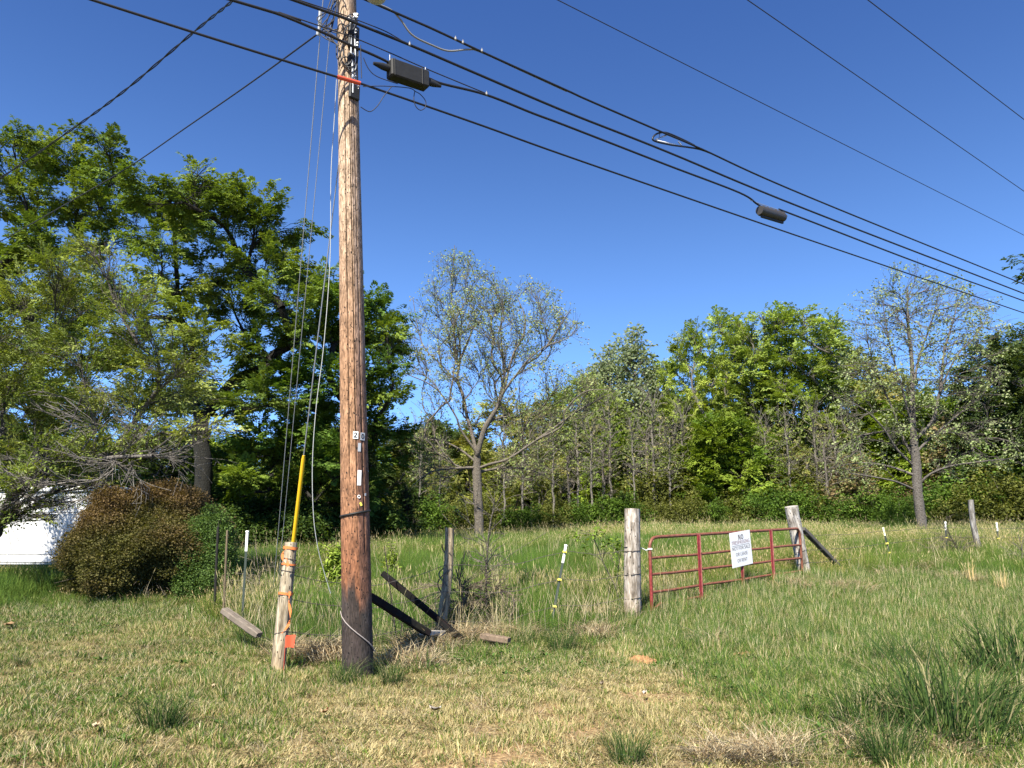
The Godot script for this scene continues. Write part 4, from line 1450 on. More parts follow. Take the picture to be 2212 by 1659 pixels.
func build_fence() -> void:
	var grey := Color(0.50, 0.44, 0.38)
	# gate posts
	var f0 := hit(1367, 1346)
	f0.z = minf(f0.z, -13.0)
	f0 = at(1367, 1346, -f0.z)
	var t0 := at(1365, 1099, -f0.z)
	var p := wood_post("gate_post", "thick weathered grey post at the left end of the red gate", f0, t0, px_size(17.8, -f0.z), px_size(16.2, -f0.z), Color(0.60, 0.54, 0.47), 3, 0.0, "gate posts")
	for u in [[0.60, 0.66, 1.6], [0.38, 0.47, 1.5], [0.17, 0.26, 1.4]]:
		wrap_wire(p, f0, t0, u[0], u[1], px_size(17.6, -f0.z), u[2], M.wire)
	var f1 := at(1742, 1258, 17.45)
	f1.y = minf(f1.y, land(f1.x, f1.z))
	var t1 := at(1709, 1094, 17.3)
	p = wood_post("gate_post", "pale split leaning post at the right end of the red gate", f1, t1, px_size(12.5, 17.4), px_size(13.5, 17.4), Color(0.64, 0.61, 0.56), 8, 0.0, "gate posts")
	for u in [[0.36, 0.48, 1.5], [0.22, 0.30, 1.3]]:
		wrap_wire(p, f1, t1, u[0], u[1], px_size(13.5, 17.4), u[2], M.wire)
	board("brace_rail", "dark weathered rail propped against the right gate post", at(1734, 1142, 17.6), hit(1822, 1234), 0.12, 0.09, Color(0.12, 0.115, 0.10), Vector3.UP, "brace")
	# stub post by the pole, with its ribbons
	var f2 := hit(600, 1452)
	var t2 := at(629, 1172, -f2.z + 0.1)
	var sp := wood_post("stub_post", "pale leaning stub post tied with orange ribbon", f2, t2, px_size(14.5, -f2.z), px_size(13.0, -f2.z), Color(0.60, 0.52, 0.38), 14)
	for u in [[0.955, 0.965, 1.2], [0.90, 0.80, 2.4], [0.80, 0.74, 1.6], [0.55, 0.60, 1.0], [0.24, 0.33, 1.1]]:
		wrap_wire(sp, f2, t2, u[0], u[1], px_size(14.4, -f2.z), u[2], M.wire, 0.0045)
	var ax := (t2 - f2).normalized()
	for q in [[0.955, 0.016], [0.825, 0.010], [0.595, 0.014]]:
		var b := mb(f2)
		var s := ax.cross(Vector3(0.2, 0.1, 1)).normalized()
		var f := ax.cross(s)
		for j in 21:
			var a := TAU * j / 20.0
			var o := s * cos(a) + f * sin(a)
			var c := f2.lerp(t2, q[0]) + o * px_size(15.2, -f2.z) + ax * sin(a * 2.0) * 0.006
			b.vert(c - ax * q[1], o, Color.WHITE); b.vert(c + ax * q[1], o, Color.WHITE)
			if j: b.tri(j * 2 - 2, j * 2 - 1, j * 2); b.tri(j * 2 - 1, j * 2 + 1, j * 2)
		part("ribbon", b.done(), M.orange, sp)
	var ends := [[[622, 1182], [612, 1192], [610, 1206], [614, 1216]], [[626, 1278], [624, 1300], [627, 1322], [625, 1344], [616, 1360], [608, 1368]], [[617, 1205], [622, 1212], [621, 1224]]]
	for k in ends.size():
		var b := mb(f2)
		var dd := -f2.z - 0.16
		var pts := smooth_path(px3(ends[k], dd), 5)
		for j in pts.size():
			var wv := 0.016 if k < 2 else 0.012
			var tw := Vector3(cos(j * 0.35), 0, sin(j * 0.35) * 0.8) * wv
			b.vert(pts[j] - tw, Vector3(0.2, 0.2, 1).normalized()); b.vert(pts[j] + tw, Vector3(0.2, 0.2, 1).normalized())
			if j: b.tri(j * 2 - 2, j * 2 - 1, j * 2); b.tri(j * 2 - 1, j * 2 + 1, j * 2)
		part("ribbon_end", b.done(), M.orange, sp)
	var fc := at(627, 1385, -f2.z - 0.12)
	var fl := mb(fc)
	for j in 6:
		for i in 6:
			var q := Vector3((i - 2.5) * 0.021, (2.5 - j) * 0.027, sin(i * 1.1 + j * 0.5) * 0.02)
			fl.vert(fc + q, Vector3(0.2 + sin(i * 1.1) * 0.3, 0.2, 1).normalized())
			if i and j:
				var k := j * 6 + i
				fl.tri(k, k - 1, k - 6); fl.tri(k - 1, k - 7, k - 6)
	rod(fl, fc + Vector3(-0.055, 0.07, 0), Vector3(fc.x - 0.06, land(fc.x, fc.z), fc.z), 0.0025, 0.0025, 5)
	tag(part("marker_flag", fl.done(), mat(Color(0.72, 0.07, 0.02), 0.6), self, fc), "small red orange marker flag at the stub post's foot", "flag")
	# the fence beside the pole
	var f3 := hit(944, 1392)
	var t3 := at(971, 1141, -f3.z + 0.2)
	p = wood_post("fence_post", "thin leaning old fence post wound with vines", f3, t3, px_size(11.5, -f3.z), px_size(9.5, -f3.z), Color(0.50, 0.41, 0.27), 24, 0.05)
	for u in [[0.35, 0.85, 1.5], [0.45, 0.78, -1.2]]:
		wrap_wire(p, f3, t3, u[0], u[1], px_size(12.0, -f3.z), u[2], mat(Color(0.13, 0.11, 0.09), 0.9), 0.010)
	var dk := Color(0.018, 0.017, 0.016)  # charred tone deepened: shade of the undersides is painted into the colour
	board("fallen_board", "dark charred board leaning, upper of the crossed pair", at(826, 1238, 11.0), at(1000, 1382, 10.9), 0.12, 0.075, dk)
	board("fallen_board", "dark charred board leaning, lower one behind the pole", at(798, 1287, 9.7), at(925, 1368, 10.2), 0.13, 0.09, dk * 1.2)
	board("fallen_rail", "pale grey rail lying flat at the foot of the fence", at(912, 1367, 10.25), hit(1020, 1378) + Vector3(0, 0.06, 0), 0.09, 0.07, Color(0.45, 0.41, 0.35))
	board("fallen_rail", "short brown rail end in the straw", at(1040, 1374, 10.9), at(1100, 1384, 10.7), 0.11, 0.08, Color(0.20, 0.15, 0.11))
	board("fallen_rail", "broken grey rail end sticking out left of the stub post", at(484, 1318, 10.6), at(560, 1372, 10.4), 0.13, 0.08, Color(0.20, 0.17, 0.14))
	# steel posts
	var f4 := hit(1188, 1366)
	var t4 := at(1222, 1180, -f4.z + 0.15)
	t_post("leaning steel post with white top and yellow insulators near the pole", f4, t4, Color(0.82, 0.82, 0.78), [0.93, 0.60, 0.29])
	var str_ := mb(f4.lerp(t4, 0.29))
	rod(str_, f4.lerp(t4, 0.29), hit(1170, 1360), 0.004, 0.004, 5)
	tag(part("yellow_string", str_.done(), M.insul, self, f4.lerp(t4, 0.29)), "yellow string slack from the leaning steel post's lowest insulator", "string")
	var d5 := 12.6
	t_post("steel post with long white top in the tall grass at left", Vector3(at(528, 1260, d5).x, land(at(528, 1260, d5).x, -d5), -d5), at(534, 1150, d5), Color(0.88, 0.88, 0.86), [])
	t_post("leaning steel post with yellow clips right of the gate brace", at(1927, 1219, 20.0), at(1908, 1142, 20.0), Color(0.85, 0.83, 0.6), [0.58, 0.32], 1.15)
	t_post("steel post with white cap left of the crooked wooden post", at(2047, 1212, 21.5), at(2042, 1129, 21.5), Color(0.88, 0.88, 0.84), [0.60, 0.2], 1.15)
	t_post("steel post with white cap right of the crooked wooden post", at(2162, 1212, 22.5), at(2153, 1131, 22.5), Color(0.88, 0.88, 0.84), [0.60, 0.2], 1.15)
	var f6 := at(2116, 1186, 21.5)
	wood_post("fence_post", "crooked grey wooden fence post with lichen on top, far right", f6, at(2097, 1080, 21.5), px_size(6.2, 21.5), px_size(5.2, 21.5), Color(0.40, 0.39, 0.37), 33, -0.06)
	for q in [[489, 1240, 491, 1146, 12.8, 2.4, Color(0.30, 0.24, 0.15), "thin brown wooden stake in the tall grass at left"], [469, 1240, 471, 1138, 13.6, 2.6, Color(0.03, 0.028, 0.025), "dark thin stake right of the brown shrub, taller, shade painted into its colour"]]:
		var fa := at(q[0], q[1], q[4])
		fa.y = land(fa.x, fa.z)
		wood_post("fence_stake", q[7], fa, at(q[2], q[3], q[4]), px_size(q[5], q[4]), px_size(q[5], q[4]) * 0.9, q[6], 40)  # the dark stake is coloured near black to stand in for shade
	# wires
	for k in 3:
		var u: float = [0.63, 0.42, 0.22][k]
		var nm: String = ["top", "middle", "lowest"][k]
		var a := f0.lerp(t0, u) + Vector3(-0.15, 0, 0.1)
		var c := f4.lerp(t4, [0.93, 0.60, 0.29][k])
		var e := f3.lerp(t3, [0.68, 0.45, 0.2][k]) + Vector3(0.05, 0, 0.12)
		fence_wire("rusty barbed wire, %s strand between left gate post and leaning posts" % nm, [a, a.lerp(c, 0.5) - Vector3(0, 0.05, 0), c, c.lerp(e, 0.5) - Vector3(0, 0.10, 0), e])
		var s := f2.lerp(t2, [0.74, 0.55, 0.3][k])
		fence_wire("rusty slack wire, %s strand between leaning post and stub post" % nm, [e, e.lerp(s, 0.5) - Vector3(0, 0.2 - k * 0.04, 0), s], 0.004)
		var r := f1.lerp(t1, [0.62, 0.42, 0.25][k])
		var x1 := at(1913, [1147, 1174, 1195][k], 20.0)
		fence_wire("thin wire, %s strand right of the gate" % nm, [r, r.lerp(x1, 0.5) - Vector3(0, 0.04, 0), x1, at(2044, [1140, 1160, 1188][k], 21.5), at(2156, [1142, 1162, 1190][k], 22.5), at(2320, [1140, 1160, 1190][k], 24.0)], 0.005, false)

func build_trailer() -> void:
	var d := 20.0
	var p := at(-40, 1250, d)
	p.y = land(p.x, p.z) - 0.05
	var top := at(100, 1049, d).y - p.y
	var right := at(232, 1150, d).x
	var left := at(-330, 1150, d).x
	var t := thing("white_trailer", "white metal sided trailer behind the brown shrub", "trailer", p)
	var w := right - left
	var cx := (right + left) * 0.5 - p.x
	var rows := [[0.16, 0.24], [0.24, 0.70], [0.70, 0.925]]
	for k in rows.size():
		var b := mb()
		var h0: float = rows[k][0] * top + 0.006
		var h1: float = rows[k][1] * top - 0.006
		b.block(Transform3D(Basis(), Vector3(cx, (h0 + h1) * 0.5, -1.2)), Vector3(w, h1 - h0, 2.4), 0.012)
		part("wall_panel", b.done(), M.siding, t)
	var b := mb()
	b.block(Transform3D(Basis(), Vector3(cx, top * 0.962, -1.2)), Vector3(w + 0.10, top * 0.066, 2.5), 0.03)
	part("roof_edge", b.done(), M.white, t)
	b = mb()
	b.block(Transform3D(Basis(), Vector3(cx, top * 0.145, -1.2)), Vector3(w + 0.04, 0.05, 2.46), 0.01)
	part("sill_rail", b.done(), M.galv, t)
	b = mb()
	b.block(Transform3D(Basis(), Vector3(cx, top * 0.06, -1.2)), Vector3(w - 0.1, top * 0.13, 2.2), 0.01)
	part("skirting", b.done(), mat(Color(0.55, 0.5, 0.42), 0.8), t)
	for k in 5:
		b = mb()
		b.block(Transform3D(Basis(), Vector3(right - p.x - 0.08 - k * 1.22, top * 0.55, 0.008)), Vector3(0.03, top * 0.75, 0.012), 0.003)
		part("seam_strip", b.done(), M.white, t)

func build_litter() -> void:
	for q in [[18, 1360, 0.30, "curled brown bark piece on the lawn at the left edge", Color(0.34, 0.22, 0.12)], [1300, 1495, 0.10, "dark bark chip in the dry grass, lower centre", Color(0.25, 0.2, 0.15)], [940, 1553, 0.11, "grey bark chip on the dry grass below the pole", Color(0.36, 0.32, 0.28)], [1393, 1516, 0.10, "pale dead leaf on the orange dry patch", Color(0.62, 0.58, 0.5)], [205, 1590, 0.12, "pale dead leaf on the lawn at lower left", Color(0.55, 0.45, 0.30)], [700, 1558, 0.09, "brown dead leaf on the lawn below the stub post", Color(0.40, 0.26, 0.14)], [460, 1500, 0.09, "tan dead leaf near the lone tuft at left", Color(0.5, 0.4, 0.25)]]:
		var p := hit(q[0], q[1])
		var b := mb(p)
		for j in 7:
			var u := j / 6.0 - 0.5
			for i in 4:
				var v := i / 3.0 - 0.5
				var wd: float = q[2] * 0.42 * (1.0 - 3.2 * u * u)
				b.vert(p + Vector3(u * q[2], 0.055 + absf(v) * 0.06 + u * u * 0.1, v * wd), Vector3(u * 0.5, 1, v).normalized(), q[4])
				if i and j:
					var k := j * 4 + i
					b.tri(k, k - 1, k - 4); b.tri(k - 1, k - 5, k - 4)
		var o := part("dead_leaf", b.done(), M.paint, self, p)
		o.rotation.y = q[0] * 0.1
		tag(o, q[3], "dead leaf")
	# clods of orange clay where the turf is broken
	var sp := 0
	for q in [[1530, 1410, 0.34, "orange clay mound in the grass, left of two before the gate"], [1612, 1424, 0.30, "orange clay mound in the grass, right of two before the gate"], [1385, 1432, 0.26, "orange clay mound in the grass below the left gate post"]]:
		var p := hit(q[0], q[1])
		var b := mb(p)
		var g := FastNoiseLite.new()
		g.seed = 70 + sp
		g.frequency = 4.0
		sp += 1
		var n := 22
		for j in n + 1:
			for i in n + 1:
				var x: float = (i / float(n) - 0.5) * 2.0
				var z: float = (j / float(n) - 0.5) * 2.0
				var e := x * x + z * z
				var hh := maxf(0.0, 1.0 - e) * 0.07 * (1.0 + 1.1 * g.get_noise_2d(x * 1.3, z * 1.3)) - 0.02 * e
				var pos := p + Vector3(x * q[2], hh, z * q[2] * 0.7)
				pos.y = land(pos.x, pos.z) + hh
				b.vert(pos, Vector3(x * 0.2 + g.get_noise_2d(x * 4, z * 4), 1, z * 0.2 + g.get_noise_2d(x * 4 + 9, z * 4)).normalized(), Color(0.60, 0.36, 0.17) * (1.0 + 0.5 * g.get_noise_2d(x * 3, z * 3 + 5)))
				if i and j:
					var k := j * (n + 1) + i
					b.tri(k, k - 1, k - n - 1); b.tri(k - 1, k - n - 2, k - n - 1)
		tag(part("clay_mound", b.done(), M.ground, self, p), q[3], "clay mound", "broken clay before the gate")

# ---------------------------------------------------------------- woodland
func ground_at(px: float, d: float) -> Vector3:
	var p := at(px, 1100, d)
	return Vector3(p.x, land(p.x, p.z), p.z)

func generic_lobes(h: float, r: float, low: float, n: int, lobe: float, shape := 0) -> Array:
	var out := []
	for k in n:
		var u := pow((k + 0.5) / n, 0.85)
		var y := lerpf(low, 1.0, u) * h
		var prof := sin(clampf(lerpf(0.22, 1.0, u), 0, 1) * PI * 0.92) if shape == 0 else (1.0 - u) * 0.95 + 0.08 if shape == 1 else sqrt(maxf(0.05, 1.0 - u * u * 0.9))
		var a := k * 2.4 + rnd(-0.4, 0.4)
		var rr := r * prof * rnd(0.45, 0.95)
		out.append([Vector3(cos(a) * rr, y - lobe * 0.6, sin(a) * rr), lobe * rnd(0.75, 1.25) * (0.6 + 0.4 * prof)])
	return out

func straight_trunk(h: float, lean := 0.03) -> PackedVector3Array:
	var ps := PackedVector3Array()
	var a := rnd(0, TAU)
	for k in 13:
		var u := k / 12.0
		ps.append(Vector3(cos(a) * lean * h * u * u + rnd(-0.06, 0.06), h * u - (0.15 if k == 0 else 0.0), sin(a) * lean * h * u * u + rnd(-0.06, 0.06)))
	return ps

func shifted(list: Array, by: Vector3) -> Array:
	var out := []
	for l in list: out.append([l[0] + by, l[1]])
	return out

func moved(ps: PackedVector3Array, by: Vector3) -> PackedVector3Array:
	var out := PackedVector3Array()
	for p in ps: out.append(p + by)
	return out

var sp_near: ArrayMesh
var sp_oak: ArrayMesh
var sp_far: ArrayMesh
var sp_wood: ArrayMesh
var sp_thin: ArrayMesh
var sp_tiny: ArrayMesh
var protos := {}

func build_left_trees() -> void:
	sp_oak = spray(201, 18, 0.46, 0.115, 0.062)
	sp_near = spray(202, 13, 0.30, 0.062, 0.032, 0.6)
	var oak := [Color(0.19, 0.27, 0.055), Color(0.24, 0.32, 0.062), Color(0.145, 0.22, 0.048), Color(0.31, 0.37, 0.08)]
	var dark := [Color(0.12, 0.21, 0.04), Color(0.16, 0.26, 0.046), Color(0.09, 0.165, 0.036), Color(0.23, 0.31, 0.055)]
	rng.seed = 31
	# middle oak
	var d := 27.5
	var f := ground_at(436, d)
	var t := thing("oak_tree", "large oak with forked dark limbs, top standing clear left of the pole", "tree", f, "big trees at left")
	var l := lobes_px([[340, 430, 62], [300, 470, 62], [400, 415, 60], [445, 375, 38], [470, 425, 52], [545, 440, 50], [590, 490, 55], [500, 500, 66], [400, 500, 60], [610, 555, 42], [560, 575, 60], [470, 590, 60], [380, 610, 66], [310, 660, 66], [520, 680, 70], [610, 640, 62], [420, 720, 70], [330, 770, 72], [500, 800, 70], [590, 760, 64], [400, 850, 60], [560, 860, 55], [310, 880, 60], [640, 720, 50], [350, 540, 50], [470, 880, 45]], d, 2.6)
	var tr := smooth_path(PackedVector3Array([f - Vector3(0, 0.2, 0), at(440, 1030, d), at(432, 940, d), at(415, 840, d), at(395, 720, d), at(382, 600, d), at(375, 480, d)]), 6)
	lobe_tree(t, tr, l, {"seed": 11, "cols": oak, "per": 185.0, "sprig": sp_oak, "size": 1.0, "trunk_r": 0.30, "tip": 0.009, "expo": 0.66, "bark": Color(0.035, 0.032, 0.028), "flat": 0.8, "branchlets": 9, "jit": 0.14})  # bark colour darkened to carry the shade of the nearer crown
	# left oak
	d = 29.0
	f = ground_at(95, d)
	t = thing("oak_tree", "tallest tree at the left edge, bright leaves against the sky", "tree", f, "big trees at left")
	l = lobes_px([[30, 300, 52], [0, 350, 66], [95, 350, 56], [125, 325, 40], [225, 305, 42], [180, 385, 60], [255, 375, 44], [60, 420, 68], [165, 440, 66], [245, 430, 52], [-60, 420, 80], [20, 520, 76], [120, 540, 80], [225, 510, 62], [-80, 560, 86], [40, 630, 84], [160, 640, 76], [-100, 310, 70], [-40, 740, 90], [100, 740, 80], [200, 740, 70], [-150, 640, 90], [60, 850, 80], [-60, 860, 90], [180, 850, 70], [-160, 440, 80]], d, 2.8)
	tr = smooth_path(PackedVector3Array([f - Vector3(0, 0.2, 0), at(92, 1020, d), at(85, 900, d), at(75, 760, d), at(70, 600, d), at(60, 450, d)]), 6)
	lobe_tree(t, tr, l, {"seed": 12, "cols": oak, "per": 160.0, "sprig": sp_oak, "size": 1.0, "trunk_r": 0.30, "tip": 0.009, "expo": 0.66, "bark": Color(0.04, 0.036, 0.032), "flat": 0.8, "branchlets": 9, "jit": 0.14})
	# dark dense tree behind the pole
	d = 30.0
	f = ground_at(700, d)
	t = thing("dense_tree", "dense dark green tree just behind the utility pole", "tree", f, "big trees at left")
	l = lobes_px([[690, 610, 52], [750, 645, 52], [805, 665, 42], [835, 715, 34], [790, 740, 62], [842, 790, 30], [720, 710, 66], [838, 850, 34], [760, 840, 68], [815, 920, 46], [690, 810, 70], [700, 920, 70], [625, 860, 60], [640, 980, 66], [740, 1000, 60], [560, 960, 64], [800, 990, 44], [660, 690, 56], [590, 1040, 56], [680, 1060, 60], [770, 1060, 50], [520, 1050, 56], [480, 980, 50]], d, 2.6)
	tr = smooth_path(PackedVector3Array([f - Vector3(0, 0.2, 0), at(700, 1050, d), at(705, 940, d), at(715, 820, d), at(725, 700, d)]), 6)
	lobe_tree(t, tr, l, {"seed": 13, "cols": dark, "per": 230.0, "sprig": sp_oak, "size": 1.05, "trunk_r": 0.28, "tip": 0.009, "expo": 0.66, "bark": Color(0.05, 0.045, 0.04), "flat": 0.8, "branchlets": 8, "jit": 0.14})
	# twiggy tree nearest at left: its trunk leans in from the edge
	d = 16.2
	f = ground_at(-70, d)
	t = thing("twiggy_tree", "near grey twigged tree leaning in over the white trailer", "tree", f)
	l = lobes_px([[205, 540, 40], [130, 580, 60], [60, 640, 66], [180, 650, 70], [280, 620, 46], [300, 710, 76], [180, 760, 86], [60, 760, 80], [-40, 700, 86], [380, 790, 60], [415, 850, 54], [300, 850, 80], [180, 890, 84], [60, 890, 84], [-40, 860, 86], [340, 940, 60], [240, 970, 62], [120, 975, 62], [440, 920, 40], [10, 985, 56], [-110, 800, 90], [-100, 960, 70], [180, 1010, 46], [60, 1040, 46], [70, 1085, 26], [140, 1080, 24], [10, 1110, 30], [100, 1115, 18], [215, 1045, 24]], d, 1.8)
	tr = smooth_path(PackedVector3Array([f - Vector3(0, 0.1, 0), at(-20, 1160, d), at(30, 1105, d), at(68, 1060, d - 0.2), at(110, 1000, d - 0.3), at(150, 920, d - 0.2), at(190, 820, d), at(215, 700, d), at(225, 600, d)]), 6)
	lobe_tree(t, tr, l, {"seed": 14, "cols": [Color(0.21, 0.27, 0.07), Color(0.29, 0.345, 0.09), Color(0.16, 0.215, 0.055), Color(0.36, 0.40, 0.12)], "per": 380.0, "sprig": sp_near, "size": 1.0, "trunk_r": 0.15, "tip": 0.005, "expo": 0.6, "bark": Color(0.20, 0.185, 0.165), "flat": 0.75, "branchlets": 16, "jit": 0.10})
	# bare grey twigs under its crown
	f = ground_at(150, 15.6)
	t = thing("dead_branches", "tangle of dead grey branches under the twiggy tree", "branches", f)
	open_tree(t, [PackedVector3Array([at(60, 1075, 15.6), at(130, 1020, 15.5), at(230, 990, 15.4), at(330, 985, 15.2)]), PackedVector3Array([at(75, 1060, 15.6), at(70, 960, 15.5), at(40, 860, 15.3)]), PackedVector3Array([at(150, 1015, 15.5), at(210, 930, 15.4), at(290, 880, 15.2)]), PackedVector3Array([at(240, 990, 15.4), at(310, 1040, 15.2), at(370, 1060, 15.0)])], [[at(120, 940, 15.4), 1.3, 30], [at(260, 950, 15.3), 1.3, 40], [at(350, 1000, 15.2), 0.9, 26], [at(60, 1040, 15.4), 0.9, 30], [at(150, 1060, 15.3), 0.7, 22], [at(440, 1000, 15.4), 0.8, 14]], {"seed": 15, "trunk_r": 0.05, "tip": 0.005, "bark": Color(0.33, 0.31, 0.29), "lift": -0.1, "twigs": 3, "twig": 0.8, "droop": 0.2})
	# shrubs
	sp_tiny = sprig(203, 12, 0.036, 0.02, 0.085, 0.0, 0.8)
	f = hit(244, 1312)
	f.z -= 1.2
	f.y = land(f.x, f.z)
	t = thing("brown_shrub", "big rounded shrub with reddish brown new leaves, before the trailer", "shrub", f)
	var dd := -f.z
	bush(t, Vector3(px_size(158, dd), at(250, 1060, dd).y - f.y, 1.4), 26000, {"seed": 16, "cols": [Color(0.14, 0.145, 0.05), Color(0.18, 0.17, 0.06), Color(0.10, 0.105, 0.04)], "tips": Color(0.22, 0.15, 0.08), "sprig": sp_tiny, "size": 1.25, "shell": 0.2, "stems": 170, "lumps": 0.4, "ball": true})
	f = ground_at(458, 15.4)
	t = thing("feathery_bush", "feathery light green bush right of the brown shrub", "shrub", f)
	bush(t, Vector3(0.6, 1.75, 0.6), 5200, {"seed": 17, "cols": [Color(0.12, 0.20, 0.055), Color(0.16, 0.25, 0.075)], "sprig": sp_tiny, "size": 1.1, "shell": 0.4})
	# understory under the big trees
	sp_far = sprig(204, 15, 0.21, 0.125, 0.46, 0.15, 0.75)
	sp_wood = spray(206, 20, 0.85, 0.20, 0.115, 0.5)
	sp_thin = sprig(205, 7, 0.17, 0.10, 0.36, 0.3, 0.9)
	rng.seed = 19
	var bp: Node3D = null
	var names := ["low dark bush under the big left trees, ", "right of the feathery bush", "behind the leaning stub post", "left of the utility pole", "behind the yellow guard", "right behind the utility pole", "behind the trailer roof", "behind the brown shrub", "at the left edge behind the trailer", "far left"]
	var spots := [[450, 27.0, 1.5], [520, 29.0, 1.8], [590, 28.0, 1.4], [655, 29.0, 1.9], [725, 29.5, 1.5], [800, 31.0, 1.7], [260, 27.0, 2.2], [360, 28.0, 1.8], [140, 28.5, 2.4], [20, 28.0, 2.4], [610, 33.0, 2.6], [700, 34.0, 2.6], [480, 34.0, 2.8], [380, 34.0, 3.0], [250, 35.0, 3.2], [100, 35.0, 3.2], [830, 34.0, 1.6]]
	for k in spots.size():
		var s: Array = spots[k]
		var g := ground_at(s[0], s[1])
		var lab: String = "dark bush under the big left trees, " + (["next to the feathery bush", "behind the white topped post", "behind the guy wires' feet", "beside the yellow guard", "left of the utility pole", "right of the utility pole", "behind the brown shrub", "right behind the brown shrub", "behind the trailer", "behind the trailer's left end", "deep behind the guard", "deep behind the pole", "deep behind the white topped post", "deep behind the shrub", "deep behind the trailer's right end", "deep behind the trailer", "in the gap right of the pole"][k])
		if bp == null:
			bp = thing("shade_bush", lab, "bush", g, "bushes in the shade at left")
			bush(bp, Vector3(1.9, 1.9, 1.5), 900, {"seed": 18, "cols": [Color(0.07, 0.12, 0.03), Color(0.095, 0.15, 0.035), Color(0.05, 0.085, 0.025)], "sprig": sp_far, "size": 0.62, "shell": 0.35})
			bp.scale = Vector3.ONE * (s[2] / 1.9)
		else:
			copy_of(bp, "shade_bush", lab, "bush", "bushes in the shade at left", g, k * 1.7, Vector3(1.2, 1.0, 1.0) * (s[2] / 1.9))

func limb(list: Array, d: float, lean := 0.0) -> PackedVector3Array:
	var out := PackedVector3Array()
	for k in list.size():
		out.append(at(list[k][0], list[k][1], d + lean * k / maxf(1.0, list.size() - 1)))
	return out

func blobs_px(list: Array, d: float, k := 0.0105) -> Array:
	var out := []
	for b in list:
		out.append([at(b[0], b[1], d), px_size(b[2], d), int(b[2] * b[2] * k)])
	return out

